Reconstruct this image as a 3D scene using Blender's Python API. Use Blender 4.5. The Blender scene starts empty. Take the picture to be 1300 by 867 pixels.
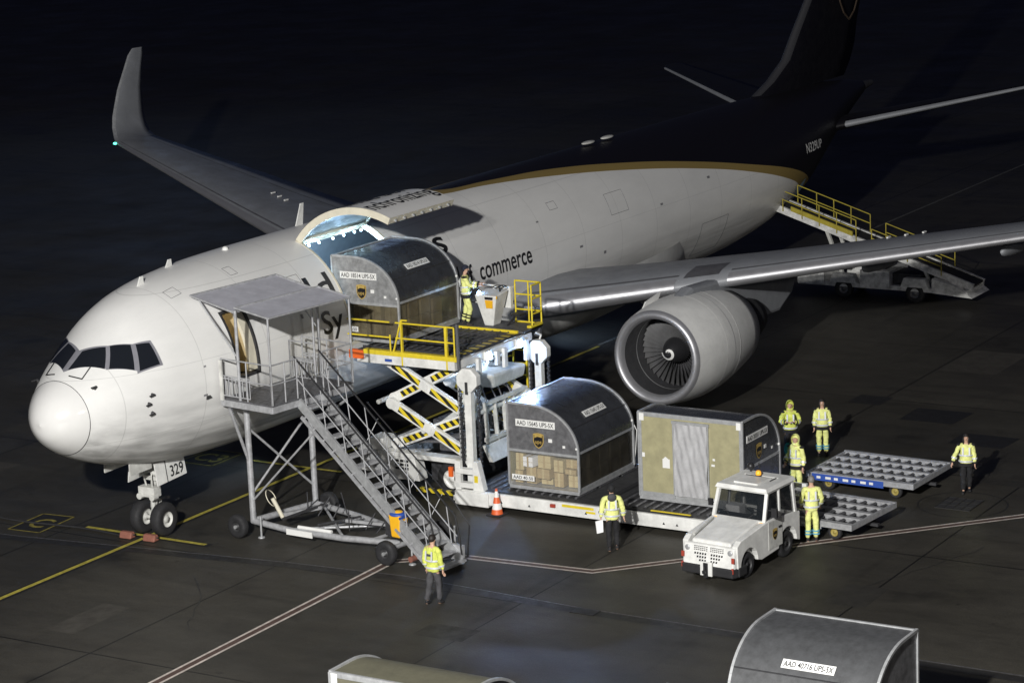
import bpy, bmesh, math, random
from mathutils import Vector, Matrix, Euler
from math import sin, cos, pi, radians as R
random.seed(7)
S = bpy.context.scene
COL = S.collection
# ------------------------------------------------------------------ camera
cam_d = bpy.data.cameras.new('camera'); cam = bpy.data.objects.new('camera', cam_d); COL.objects.link(cam)
yaw, pit, rol = 0.554984705, 0.217661917, -0.041321522
Fv = Vector((cos(pit)*cos(yaw), cos(pit)*sin(yaw), -sin(pit)))
Rv = Fv.cross(Vector((0, 0, 1))).normalized(); Uv = Rv.cross(Fv)
R2 = Rv*cos(rol)+Uv*sin(rol); U2 = Uv*cos(rol)-Rv*sin(rol)
M = Matrix((R2, U2, -Fv)).transposed().to_4x4(); M.translation = Vector((-47.02493712, -44.12581358, 19.9319930))
cam.matrix_world = M
cam_d.sensor_width = 36; cam_d.sensor_fit = 'HORIZONTAL'; cam_d.lens = 3235.05568*36/1300
cam_d.clip_start = 0.5; cam_d.clip_end = 3000
S.camera = cam
# ------------------------------------------------------------------ world, lamps, exposure
w = bpy.data.worlds.new('World'); S.world = w; w.use_nodes = True
bg = w.node_tree.nodes['Background']; bg.inputs[0].default_value = (0.27, 0.32, 0.70, 1); bg.inputs[1].default_value = 0.033
S.view_settings.view_transform = 'Standard'; S.view_settings.look = 'None'; S.view_settings.gamma = 1; S.view_settings.exposure = 0
S.cycles.use_denoising = True
S.cycles.max_bounces = 6; S.cycles.diffuse_bounces = 3; S.cycles.glossy_bounces = 3; S.cycles.transmission_bounces = 4; S.cycles.transparent_max_bounces = 12
S.cycles.sample_clamp_indirect = 4
def lamp(name, kind, loc, target, power, col=(1, 1, 1), size=.5, spot=100, blend=.5, sy=None):
    d = bpy.data.lights.new(name, kind); o = bpy.data.objects.new(name, d); COL.objects.link(o)
    d.energy = power; d.color = col; o.location = loc
    if target is not None: o.rotation_euler = (Vector(target)-Vector(loc)).to_track_quat('-Z', 'Y').to_euler()
    if kind == 'SPOT': d.spot_size = R(spot); d.spot_blend = blend; d.shadow_soft_size = size
    elif kind == 'AREA':
        d.shape = 'RECTANGLE'; d.size = size; d.size_y = sy or size
    elif kind == 'SUN': d.angle = R(.5)
    else: d.shadow_soft_size = size
    return o
# high mast floods of the stand, off to the front of the nose, and weaker fill floods added on the near side
lamp('mast_flood', 'SPOT', (-43, -29.5, 24.5), (12, -7, 0), 154000, (1, .985, .955), .5, 100, .6)
lamp('mast_flood', 'SPOT', (-42, -25, 25), (10, -8, 2), 30000, (1, .975, .93), .45, 120, .6)
lamp('fill_flood', 'SPOT', (-30, -62, 24), (8, -8, 2), 9000, (1, .95, .86), 1.5, 110, .7)
lamp('fill_flood', 'SPOT', (22, -58, 18), (42, -8, 1), 6000, (1, .95, .88), .6, 22, .7)  # added spot that brightens the belt loader
# cool white floods of the neighbouring stand beyond the aircraft
for fx, fy, fz, fe in ((86, 66, 26, 700), (98, 56, 28, 450), (78, 78, 27, 350)):
    lamp('far_stand_flood', 'SPOT', (fx, fy, fz), (14, -2, 1), fe, (.42, .62, 1), 2.2, 150, .8)

# ------------------------------------------------------------------ materials
def mat(name, col, rough=.5, metal=0., var=.12, vscale=3., bump=0., bscale=40., emit=None, es=1., spec=.5, alpha=1., coat=0.):
    m = bpy.data.materials.new(name); m.use_nodes = True; nt = m.node_tree; b = nt.nodes['Principled BSDF']
    b.inputs['Roughness'].default_value = rough; b.inputs['Metallic'].default_value = metal
    b.inputs['Specular IOR Level'].default_value = spec; b.inputs['Alpha'].default_value = alpha; b.inputs['Coat Weight'].default_value = coat
    c = (*col, 1)
    tc = nt.nodes.new('ShaderNodeTexCoord')
    if var > 0:
        n = nt.nodes.new('ShaderNodeTexNoise'); n.inputs['Scale'].default_value = vscale; n.inputs['Detail'].default_value = 6; n.inputs['Roughness'].default_value = .65
        nt.links.new(tc.outputs['Object'], n.inputs['Vector'])
        mr = nt.nodes.new('ShaderNodeMapRange'); mr.inputs[1].default_value = .3; mr.inputs[2].default_value = .7; mr.inputs[3].default_value = 1-var; mr.inputs[4].default_value = 1+var*.5
        nt.links.new(n.outputs['Fac'], mr.inputs[0])
        mx = nt.nodes.new('ShaderNodeVectorMath'); mx.operation = 'SCALE'; mx.inputs[0].default_value = col
        nt.links.new(mr.outputs[0], mx.inputs['Scale']); nt.links.new(mx.outputs[0], b.inputs['Base Color'])
        mr2 = nt.nodes.new('ShaderNodeMapRange'); mr2.inputs[1].default_value = .3; mr2.inputs[2].default_value = .7; mr2.inputs[3].default_value = min(1, rough+.1); mr2.inputs[4].default_value = max(.03, rough-.08)
        nt.links.new(n.outputs['Fac'], mr2.inputs[0]); nt.links.new(mr2.outputs[0], b.inputs['Roughness'])
    else: b.inputs['Base Color'].default_value = c
    if bump > 0:
        n2 = nt.nodes.new('ShaderNodeTexNoise'); n2.inputs['Scale'].default_value = bscale; n2.inputs['Detail'].default_value = 4
        nt.links.new(tc.outputs['Object'], n2.inputs['Vector'])
        bp = nt.nodes.new('ShaderNodeBump'); bp.inputs['Strength'].default_value = bump; bp.inputs['Distance'].default_value = .02
        nt.links.new(n2.outputs['Fac'], bp.inputs['Height']); nt.links.new(bp.outputs['Normal'], b.inputs['Normal'])
    if emit: b.inputs['Emission Color'].default_value = (*emit, 1); b.inputs['Emission Strength'].default_value = es
    return m
def stripes(name, c1, c2, axis, per, tilt=1., rough=.5):
    """diagonal hazard stripes along one axis"""
    m = mat(name, c1, rough, var=0); nt = m.node_tree; b = nt.nodes['Principled BSDF']
    tc = nt.nodes.new('ShaderNodeTexCoord'); sx = nt.nodes.new('ShaderNodeSeparateXYZ'); nt.links.new(tc.outputs['Object'], sx.inputs[0])
    a = nt.nodes.new('ShaderNodeMath'); a.operation = 'MULTIPLY_ADD'; a.inputs[1].default_value = tilt
    o = {'X': 0, 'Y': 1, 'Z': 2}[axis]; other = 2 if o != 2 else 1
    nt.links.new(sx.outputs[other], a.inputs[0]); nt.links.new(sx.outputs[o], a.inputs[2])
    d = nt.nodes.new('ShaderNodeMath'); d.operation = 'DIVIDE'; d.inputs[1].default_value = per; nt.links.new(a.outputs[0], d.inputs[0])
    f = nt.nodes.new('ShaderNodeMath'); f.operation = 'FRACT'; nt.links.new(d.outputs[0], f.inputs[0])
    g = nt.nodes.new('ShaderNodeMath'); g.operation = 'GREATER_THAN'; g.inputs[1].default_value = .5; nt.links.new(f.outputs[0], g.inputs[0])
    mx = nt.nodes.new('ShaderNodeMix'); mx.data_type = 'RGBA'; mx.inputs[6].default_value = (*c1, 1); mx.inputs[7].default_value = (*c2, 1)
    nt.links.new(g.outputs[0], mx.inputs[0]); nt.links.new(mx.outputs[2], b.inputs['Base Color'])
    return m
K = {}
K['white'] = mat('white_paint', (.74, .74, .715), .38, var=.24, vscale=2.6)
K['white_dirty'] = mat('worn_white_paint', (.58, .58, .55), .5, var=.35, vscale=3)
K['galv'] = mat('galvanised_steel', (.44, .445, .46), .45, .3, var=.35, vscale=6)
K['alu'] = mat('worn_aluminium', (.50, .51, .52), .4, .45, var=.3, vscale=5)
K['alud'] = mat('dull_aluminium', (.2, .205, .21), .45, .55, var=.25, vscale=2.5)
K['chrome'] = mat('polished_lip_metal', (.46, .46, .48), .42, .7, var=.05)
K['black'] = mat('black_rubber', (.018, .018, .02), .75, var=.3, vscale=8)
K['blackp'] = mat('black_paint', (.02, .02, .022), .4, var=.1)
K['dark'] = mat('dark_steel', (.06, .06, .065), .55, .4, var=.4, vscale=7)
K['darkg'] = mat('grey_machinery', (.16, .16, .17), .5, .5, var=.5, vscale=8)
K['yellow'] = mat('safety_yellow', (.72, .56, .03), .45, var=.2, vscale=6)
K['bin'] = mat('yellow_plastic', (.85, .45, .02), .4, var=.08)
K['blue'] = mat('blue_plastic', (.03, .08, .35), .5)
K['olived'] = mat('weathered_olive_roof', (.115, .11, .075), .65, var=.2)
K['wheely'] = mat('worn_yellow_hub', (.3, .24, .06), .6, var=.3)
K['uldm'] = mat('matte_grey_container_skin', (.065, .067, .071), .6, .05, var=.35, vscale=5, bump=.3, bscale=2.5)
K['uldl'] = mat('light_grey_container_face', (.33, .335, .34), .45, .3, var=.45, vscale=5, bump=.5, bscale=2.5)
K['orange'] = mat('orange_plastic', (.75, .13, .02), .5, var=.12)
K['red'] = mat('red_paint', (.35, .05, .03), .5)
K['chock'] = mat('faded_red_rubber', (.26, .1, .07), .7, var=.3)
K['deck'] = mat('dark_roller_deck', (.06, .06, .062), .55, .3, var=.4, vscale=5)
K['card'] = mat('brown_cardboard', (.40, .30, .15), .85, var=.2, vscale=3)
K['card2'] = mat('pale_cardboard', (.50, .41, .22), .85, var=.15, vscale=3)
K['olive'] = mat('olive_composite_panel', (.34, .315, .185), .6, var=.22, vscale=3, bump=.2, bscale=5)
K['uldg'] = mat('grey_container_skin', (.10, .105, .115), .24, .6, var=.3, vscale=3, bump=.35, bscale=2.2)
K['uldf'] = mat('grey_container_face', (.2, .2, .21), .45, .4, var=.5, vscale=5, bump=.5, bscale=2.5)
K['cloth'] = mat('grey_curtain_fabric', (.40, .40, .41), .65, var=.15, bump=.5, bscale=9)
K['tarp'] = mat('grey_canopy_tarp', (.50, .50, .55), .6, var=.2, vscale=2, bump=.3, bscale=5)
K['label'] = mat('white_label', (.75, .75, .73), .6, var=.06)
K['film'] = mat('clear_curtain_film', (.13, .115, .08), .22, var=.5, vscale=3, alpha=.42)
K['film_shaded'] = mat('shaded_side_film', (.05, .047, .04), .2, var=.5, vscale=3, alpha=.66)  # darker copy of the curtain film, shade of the unlit side in its colour
K['gold'] = mat('gold_emblem', (.6, .42, .12), .4, .3)
K['farline'] = mat('faint_far_marking', (.13, .13, .12), .7, var=.4)
K['mk_y2'] = mat('faded_yellow_marking', (.24, .20, .04), .65, var=.5, vscale=6)
K['brownp'] = mat('dark_brown_paint', (.005, .0045, .007), .5, var=.1)
K['wing'] = mat('grey_wing_paint', (.26, .27, .29), .48, .1, var=.2, vscale=1.1)
K['wingd'] = mat('dark_wing_panel', (.13, .13, .14), .45, .3, var=.3, vscale=2)
K['nac'] = mat('grey_cowling_paint', (.72, .72, .70), .42, var=.16, vscale=1.3)
K['duct'] = mat('inlet_duct', (.07, .07, .075), .5, .3, var=.2)
K['blade'] = mat('fan_blade_titanium', (.2, .2, .205), .4, .5, var=.3)
K['liner'] = mat('cabin_liner', (.38, .42, .45), .55, var=.12)
K['cream'] = mat('cream_frame', (.66, .62, .50), .5, var=.15)
K['beige'] = mat('beige_galley', (.5, .4, .22), .6, var=.2)
K['glass'] = mat('dark_cockpit_glass', (.012, .014, .018), .06, var=0, spec=.8)
K['cabg'] = mat('cab_glass', (.02, .024, .028), .05, var=0, spec=.7, alpha=.4)
K['railfar'] = mat('dull_yellow_rail', (.40, .33, .04), .5, var=.3)
K['hub'] = mat('dark_wheel_hub', (.05, .05, .052), .5, .3, var=.3)
K['letter'] = mat('black_lettering', (.012, .012, .014), .5, var=0)
K['hiv'] = mat('hi_vis_yellow', (.80, .83, .30), .8, var=.28, vscale=9, bump=.7, bscale=11)
K['hiv2'] = mat('worn_hi_vis_yellow', (.66, .72, .14), .85, var=.4, vscale=7, bump=.8, bscale=9)
K['refl'] = mat('reflective_tape', (.78, .8, .84), .35, .3, var=.05)
K['navy'] = mat('navy_cloth', (.012, .014, .03), .85, var=.3)
K['blackc'] = mat('black_cloth', (.014, .014, .016), .85, var=.3)
K['greyc'] = mat('grey_trouser_cloth', (.06, .06, .065), .85, var=.3)
K['skin'] = mat('skin', (.55, .34, .24), .6, var=.08)
K['hairb'] = mat('dark_hair', (.015, .011, .009), .6, var=.2)
K['hairg'] = mat('grey_hair', (.2, .19, .18), .6, var=.2)
K['teal'] = mat('teal_cloth', (.02, .25, .22), .8, var=.2)
K['cyan'] = mat('light_blue_cloth', (.12, .38, .55), .8, var=.2)
K['paper'] = mat('white_paper', (.8, .8, .8), .7, var=.03)
K['amber'] = mat('amber_lens', (.9, .4, .03), .2, emit=(1, .45, .05), es=.5)
K['lampw'] = mat('lit_cool_white_lamp', (.8, .9, 1), .3, var=0, emit=(.5, .76, 1), es=30)
K['lampb'] = mat('lit_blue_lamp', (.6, .8, 1), .3, var=0, emit=(.3, .55, 1), es=60)
K['lampg'] = mat('green_nav_light', (.1, .9, .6), .3, var=0, emit=(.1, 1, .6), es=4)
K['hazY'] = stripes('hazard_stripes_along_y', (.72, .56, .03), (.015, .015, .015), 'Y', .30, -1.)
K['hazX'] = stripes('hazard_stripes_along_x', (.55, .42, .04), (.02, .02, .02), 'X', .34, 1.)
K['redw'] = stripes('red_white_bands', (.7, .12, .03), (.75, .74, .72), 'Z', .34, 0.)

# ------------------------------------------------------------------ object helpers
def tag(o, label=None, cat=None, group=None, kind=None):
    if label: o['label'] = label
    if cat: o['category'] = cat
    if group: o['group'] = group
    if kind: o['kind'] = kind
    return o
def thing(name, label, cat, loc=(0, 0, 0), rz=0, group=None):
    o = bpy.data.objects.new(name, None); COL.objects.link(o); o.empty_display_size = .3
    o.location = loc; o.rotation_euler = (0, 0, rz); tag(o, label, cat, group)
    o.matrix_basis = Matrix.Translation(loc) @ Matrix.Rotation(rz, 4, 'Z')
    return o
def wm(o):
    m = o.matrix_basis.copy()
    while o.parent: o = o.parent; m = o.matrix_basis @ m
    return m
class MB:
    def __init__(s): s.v = []; s.f = []; s.sm = []; s.mi = []; s.m = 0
    def add(s, vs, fs, smooth=False, T=None):
        b = len(s.v)
        s.v += [tuple(T @ Vector(p)) if T is not None else tuple(p) for p in vs]
        for f in fs: s.f.append(tuple(b+i for i in f)); s.sm.append(smooth); s.mi.append(s.m)
        return s
    def box(s, a, b, T=None):
        (x0, y0, z0), (x1, y1, z1) = a, b
        x0, x1 = sorted((x0, x1)); y0, y1 = sorted((y0, y1)); z0, z1 = sorted((z0, z1))
        return s.add([(x0, y0, z0), (x1, y0, z0), (x1, y1, z0), (x0, y1, z0), (x0, y0, z1), (x1, y0, z1), (x1, y1, z1), (x0, y1, z1)],
                     [(0, 3, 2, 1), (4, 5, 6, 7), (0, 1, 5, 4), (1, 2, 6, 5), (2, 3, 7, 6), (3, 0, 4, 7)], T=T)
    def cb(s, c, d, T=None): return s.box([c[i]-d[i]/2 for i in range(3)], [c[i]+d[i]/2 for i in range(3)], T)
    def hexa(s, bot, top):
        """8 points: 4 bottom, 4 top (both counter-clockwise from above)"""
        return s.add(list(bot)+list(top), [(3, 2, 1, 0), (4, 5, 6, 7), (0, 1, 5, 4), (1, 2, 6, 5), (2, 3, 7, 6), (3, 0, 4, 7)])
    def bar(s, p, q, w=.05, h=None, up=(0, 0, 1)):
        """square bar from p to q"""
        h = h or w; p = Vector(p); q = Vector(q); d = (q-p)
        L = d.length; d.normalize(); u = Vector(up)
        if abs(d.dot(u)) > .99: u = Vector((0, 1, 0))
        r = d.cross(u).normalized(); u = r.cross(d)
        T = Matrix((r, d, u)).transposed().to_4x4(); T.translation = p
        return s.box((-w/2, 0, -h/2), (w/2, L, h/2), T)
    def tube(s, p, q, r=.025, r2=None, n=8, cap=True, smooth=True):
        r2 = r if r2 is None else r2; p = Vector(p); q = Vector(q); d = (q-p); L = d.length
        if L < 1e-6: return s
        T = d.to_track_quat('Z', 'Y').to_matrix().to_4x4(); T.translation = p
        vs = [(r*cos(2*pi*i/n), r*sin(2*pi*i/n), 0) for i in range(n)]+[(r2*cos(2*pi*i/n), r2*sin(2*pi*i/n), L) for i in range(n)]
        s.add(vs, [(i, (i+1) % n, n+(i+1) % n, n+i) for i in range(n)], smooth, T)
        if cap:
            s.add(vs[:n], [tuple(range(n))[::-1]], False, T); s.add(vs[n:], [tuple(range(n))], False, T)
        return s
    def path(s, pts, r=.025, n=8):
        for a, b in zip(pts[:-1], pts[1:]): s.tube(a, b, r, n=n)
        for p in pts[1:-1]: s.ball(p, r*1.02, 6, 4)
        return s
    def ball(s, c, r, n=10, m=6):
        r = r if isinstance(r, (tuple, list)) else (r, r, r)
        vs = [(c[0], c[1], c[2]-r[2])]
        for j in range(1, m):
            a = -pi/2+pi*j/m
            vs += [(c[0]+r[0]*cos(a)*cos(2*pi*i/n), c[1]+r[1]*cos(a)*sin(2*pi*i/n), c[2]+r[2]*sin(a)) for i in range(n)]
        vs.append((c[0], c[1], c[2]+r[2])); t = len(vs)-1; fs = []
        for i in range(n): fs.append((0, 1+(i+1) % n, 1+i)); fs.append((t, t-n+i, t-n+(i+1) % n))
        for j in range(m-2):
            for i in range(n):
                a = 1+j*n+i; b = 1+j*n+(i+1) % n; fs.append((a, b, b+n, a+n))
        return s.add(vs, fs, True)
    def lathe(s, prof, n=32, T=None, smooth=True, closed=False):
        """prof: (r, h) about the local Z axis"""
        vs = []; k = len(prof)
        for r, h in prof: vs += [(max(r, 1e-4)*cos(2*pi*i/n), max(r, 1e-4)*sin(2*pi*i/n), h) for i in range(n)]
        fs = []
        for j in range(k-1):
            for i in range(n): fs.append((j*n+i, j*n+(i+1) % n, (j+1)*n+(i+1) % n, (j+1)*n+i))
        return s.add(vs, fs, smooth, T)
    def prism(s, poly, h0, h1, plane='XZ', T=None):
        """poly extruded along the third axis from h0 to h1; plane 'XZ','YZ','XY'"""
        def P(a, b, h): return {'XZ': (a, h, b), 'YZ': (h, a, b), 'XY': (a, b, h)}[plane]
        n = len(poly); vs = [P(a, b, h0) for a, b in poly]+[P(a, b, h1) for a, b in poly]
        return s.add(vs, [tuple(range(n)), tuple(range(2*n-1, n-1, -1))]+[(i, n+i, n+(i+1) % n, (i+1) % n) for i in range(n)], T=T)
    def build(s, name, mats, parent=None, world=False, fix=True, bevel=0, **kw):
        me = bpy.data.meshes.new(name); me.from_pydata(s.v, [], s.f); me.update()
        mats = mats if isinstance(mats, (list, tuple)) else [mats]
        for m in mats: me.materials.append(K[m] if isinstance(m, str) else m)
        me.polygons.foreach_set('use_smooth', s.sm); me.polygons.foreach_set('material_index', s.mi)
        o = bpy.data.objects.new(name, me); COL.objects.link(o)
        if parent:
            o.parent = parent
            if world: me.transform(wm(parent).inverted())
        if fix:
            b = bmesh.new(); b.from_mesh(me); bmesh.ops.recalc_face_normals(b, faces=b.faces); b.to_mesh(me); b.free()
        if bevel:
            md = o.modifiers.new('b', 'BEVEL'); md.width = bevel; md.segments = 2; md.limit_method = 'ANGLE'; md.angle_limit = R(40)
            md.harden_normals = False
        tag(o, **kw)
        return o
def text_mesh(body, width=None, height=None, space=1.0, bold=.012):
    c = bpy.data.curves.new('t', 'FONT'); c.body = body; c.size = 1; c.space_character = space; c.resolution_u = 3; c.offset = bold
    o = bpy.data.objects.new('t', c); COL.objects.link(o)
    me = bpy.data.meshes.new_from_object(o.evaluated_get(bpy.context.evaluated_depsgraph_get()))
    vs = [v.co.copy() for v in me.vertices]; fs = [tuple(p.vertices) for p in me.polygons]
    bpy.data.objects.remove(o); bpy.data.curves.remove(c); bpy.data.meshes.remove(me)
    x0 = min(v.x for v in vs); x1 = max(v.x for v in vs)
    kx = (width/(x1-x0)) if width else 1; ky = (height/.70) if height else kx
    return [((v.x-x0)*kx, v.y*ky) for v in vs], fs
def plate_text(parent, body, o, u, v, width, height, m='letter', world=False, name='lettering', n_off=.004):
    """flat letters: origin o (lower left), u = reading direction, v = up"""
    vs, fs = text_mesh(body, width, height); u = Vector(u).normalized(); v = Vector(v).normalized(); n = u.cross(v)*n_off
    b = MB(); b.add([Vector(o)+u*a+v*c+n for a, c in vs], fs)
    return b.build(name, m, parent, world=world, fix=False)
def dup(root, loc, rz, label=None, group=None):
    r = root.copy(); COL.objects.link(r); r.matrix_basis = Matrix.Translation(loc) @ Matrix.Rotation(rz, 4, 'Z')
    if label: r['label'] = label
    if group: r['group'] = group
    def rec(src, dst):
        for ch in list(src.children):
            c = ch.copy(); COL.objects.link(c); c.parent = dst; rec(ch, c)
    rec(root, r); return r
# ------------------------------------------------------------------ apron
def ground_material():
    m = bpy.data.materials.new('damp_concrete_apron'); m.use_nodes = True; nt = m.node_tree; N = nt.nodes; L = nt.links; b = N['Principled BSDF']
    tc = N.new('ShaderNodeTexCoord')
    def noise(sc, det=6, ro=.6, st=(1, 1, 1)):
        mp = N.new('ShaderNodeMapping'); mp.inputs['Scale'].default_value = st; L.new(tc.outputs['Object'], mp.inputs[0])
        n = N.new('ShaderNodeTexNoise'); n.inputs['Scale'].default_value = sc; n.inputs['Detail'].default_value = det; n.inputs['Roughness'].default_value = ro
        L.new(mp.outputs[0], n.inputs['Vector']); return n.outputs['Fac']
    def mr(src, a, c, d, e):
        q = N.new('ShaderNodeMapRange'); q.inputs[1].default_value = a; q.inputs[2].default_value = c; q.inputs[3].default_value = d; q.inputs[4].default_value = e; L.new(src, q.inputs[0]); return q.outputs[0]
    def mul(a, c):
        q = N.new('ShaderNodeMath'); q.operation = 'MULTIPLY'
        for i, s in enumerate((a, c)):
            if isinstance(s, (int, float)): q.inputs[i].default_value = s
            else: L.new(s, q.inputs[i])
        return q.outputs[0]
    # slabs: joints and a slightly different tone for each slab
    br = N.new('ShaderNodeTexBrick'); br.offset = 0; br.inputs['Scale'].default_value = 1; br.inputs['Brick Width'].default_value = 7.5; br.inputs['Row Height'].default_value = 7.5
    br.inputs['Mortar Size'].default_value = .03; br.inputs['Mortar Smooth'].default_value = .3
    br.inputs['Color1'].default_value = (.86, .86, .86, 1); br.inputs['Color2'].default_value = (1.1, 1.1, 1.1, 1); br.inputs['Mortar'].default_value = (.12, .12, .12, 1)
    mp = N.new('ShaderNodeMapping'); mp.inputs['Location'].default_value = (3.4, 4.9, 0); L.new(tc.outputs['Object'], mp.inputs[0]); L.new(mp.outputs[0], br.inputs[0])
    big = mr(noise(.09, 5, .6), .3, .7, .65, 1.25); mid = mr(noise(.8, 10, .8, (1, .35, 1)), .3, .7, .6, 1.35); fine = mr(noise(30, 6, .75), .32, .68, .5, 1.55)
    spots = mr(noise(.5, 3, .5), .62, .72, 1, .6)
    tyre = mr(noise(.35, 4, .55, (.12, 3.2, 1)), .60, .70, 1, .72); tyre2 = mr(noise(.3, 4, .6, (2.6, .15, 1)), .63, .72, 1, .78); oil = mr(noise(1.7, 3, .5), .70, .76, 1, .45); pale = mr(noise(.9, 7, .7), .66, .78, 1, 1.45)
    v = mul(mul(mul(mul(big, mid), fine), spots), mul(mul(tyre, tyre2), mul(oil, pale)))
    sx = N.new('ShaderNodeSeparateColor'); L.new(br.outputs['Color'], sx.inputs[0]); v = mul(v, sx.outputs[0])
    sc = N.new('ShaderNodeVectorMath'); sc.operation = 'SCALE'; sc.inputs[0].default_value = (.043, .0395, .032); L.new(v, sc.inputs['Scale']); L.new(sc.outputs[0], b.inputs['Base Color'])
    rg = mr(noise(.22, 6, .6), .35, .68,   .44, .66); L.new(rg, b.inputs['Roughness'])
    b.inputs['Specular IOR Level'].default_value = .45
    bp = N.new('ShaderNodeBump'); bp.inputs['Strength'].default_value = .35; bp.inputs['Distance'].default_value = .01
    L.new(noise(14, 5, .6), bp.inputs['Height']); L.new(bp.outputs[0], b.inputs['Normal'])
    return m
K['apron'] = ground_material()
g = MB(); g.add([(-400, -500, 0), (1500, -500, 0), (1500, 1200, 0), (-400, 1200, 0)], [(0, 1, 2, 3)])
g.build('apron', 'apron', kind='structure')
K['mk_y'] = mat('worn_yellow_marking', (.42, .36, .06), .6, var=.45, vscale=5)
K['mk_k'] = mat('black_marking_border', (.014, .014, .015), .6, var=.3, vscale=4)
K['mk_w'] = mat('worn_white_marking', (.56, .5, .45), .6, var=.4, vscale=6)
K['mk_r'] = mat('dull_red_marking', (.09, .055, .045), .6, var=.3, vscale=6)
K['slot'] = mat('drain_channel', (.022, .021, .02), .5, var=.3, vscale=3)
def strip(b, pts, w, z, off=0.):
    P = [Vector((x, y, 0)) for x, y in pts]; L_, R_ = [], []
    for i, p in enumerate(P):
        d1 = (P[i]-P[i-1]).normalized() if i else (P[1]-P[0]).normalized()
        d2 = (P[i+1]-P[i]).normalized() if i < len(P)-1 else d1
        t = (d1+d2).normalized(); n = Vector((-t.y, t.x, 0)); k = 1/max(.3, t.dot(d1))
        L_.append(p+n*(off+w/2)*k); R_.append(p+n*(off-w/2)*k)
    for i in range(len(P)-1): b.add([(q.x, q.y, z) for q in (L_[i], L_[i+1], R_[i+1], R_[i])], [(0, 1, 2, 3)])
def ring2(b, pts, w, z):
    P = pts+[pts[0]]
    for a, c in zip(P[:-1], P[1:]): strip(b, [a, c], w, z)
b = MB(); strip(b, [(-60, 0), (4.65, 0)], .34, .004); strip(b, [(4.9, 0), (30, 0)], .34, .004); strip(b, [(4.78, 2.35), (4.78, -2.15)], .30, .008)
strip(b, [(12.37, 2.3), (12.37, .4)], .28, .004); strip(b, [(12.37, -.4), (12.37, -1.3)], .28, .004)
b.build('black_border_marking', 'mk_k', kind='structure')
b = MB(); strip(b, [(-60, 0), (4.6, 0)], .15, .012); strip(b, [(4.95, 0), (30, 0)], .15, .012); 
strip(b, [(4.78, 2.2), (4.78, -2.0)], .15, .016); strip(b, [(12.37, 2.2), (12.37, -1.15)], .13, .016)
b.build('yellow_taxi_line', 'mk_y', kind='structure')
b = MB(); strip(b, [(30.2, .1), (150, .6)], .14, .006); b.build('far_taxi_line', 'farline', kind='structure')
wl = [(-30, -8.1), (5.62, -7.5), (6.75, -9.0), (7.02, -12.75), (8.83, -14.45), (11.7, -17.0), (16.05, -21.0), (40, -43)]
b = MB(); strip(b, wl, .30, .004); b.build('red_service_line', 'mk_r', kind='structure')
b = MB(); strip(b, wl, .075, .008, .12); strip(b, wl, .075, .008, -.12); b.build('white_service_line', 'mk_w', kind='structure')
def box_sign(pts, body, name):
    b = MB(); b.add([(x, y, .004) for x, y in pts], [(0, 1, 2, 3)]); b.build('black_stand_panel', 'mk_k', kind='structure')
    b = MB(); ring2(b, pts, .06, .009)
    vs, fs = text_mesh(body, None, .8)
    mx = max(v[0] for v in vs); c = Vector((sum(p[0] for p in pts)/4, sum(p[1] for p in pts)/4, .009))
    u = Vector((0, -1, 0)); v = Vector((1, 0, 0))
    b.add([c+u*(p[0]-mx/2)*.9+v*(p[1]-.4) for p in vs], fs)
    b.build('yellow_stand_letter', 'mk_y2', kind='structure')
box_sign([(3.72, 4.15), (3.8, 3.08), (5.4, 3.2), (5.3, 4.25)], 'C', 'c')
box_sign([(11.4, 4.2), (11.4, 2.95), (12.95, 2.95), (12.95, 4.2)], 'C3', 'o')
b = MB(); strip(b, [(2.7, 9), (3.1, 3.4), (4.2, -5), (4.5, -8.5), (4.15, -14), (4.1, -30)], .34, .003); b.build('drain_channel', 'slot', kind='structure')
b = MB(); strip(b, [(2.72, 9), (3.12, 3.4), (4.22, -5), (4.52, -8.5), (4.17, -14), (4.12, -30)], .05, .006, .2); b.build('drain_edge', 'darkg', kind='structure')
K['pit'] = mat('dark_pit_patch', (.016, .016, .017), .5, var=.3)
b = MB()
b.add([(24.4, -13.85, .004), (24.45, -15.6, .004), (26.0, -15.7, .004), (25.95, -13.85, .004)], [(0, 1, 2, 3)])
b.add([(22.3, -16.3, .004), (22.3, -18.0, .004), (23.6, -18.1, .004), (23.6, -16.3, .004)], [(0, 1, 2, 3)])
b.add([(25.8, -11.5, .004), (25.8, -12.6, .004), (26.9, -12.6, .004), (26.9, -11.5, .004)], [(0, 1, 2, 3)])
b.build('dark_pit_patch', 'pit', kind='structure')
b = MB(); cx, cy, rr = 16.4, -19.1, 1.22
for k in range(40):
    a = 2*pi*k/40; a2 = 2*pi*(k+1)/40; strip(b, [(cx+rr*cos(a), cy+rr*sin(a)), (cx+rr*cos(a2), cy+rr*sin(a2))], .05, .004)
b.build('round_joint', 'slot', kind='structure')
hp = thing('hydrant_cover', 'rectangular steel pit cover with ribs inside a round joint on the concrete', 'pit cover', (16.4, -19.0, 0))
b = MB(); b.box((-.55, -.5, .0), (.55, .5, .012)); b.build('plate', 'dark', hp)
b = MB()
for k in range(5): b.box((-.55, -.5+k*.25-.015, .012), (.55, -.5+k*.25+.015, .02))
for k in range(4): b.box((-.55+k*.3666-.015, -.5, .0125), (-.55+k*.3666+.015, .5, .0195))
b.build('rib', 'slot', hp)
K['conc2'] = mat('darker_repair_concrete', (.030, .028, .024), .55, var=.35, vscale=2)
K['conc3'] = mat('paler_repair_concrete', (.058, .053, .044), .6, var=.35, vscale=2)
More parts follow.
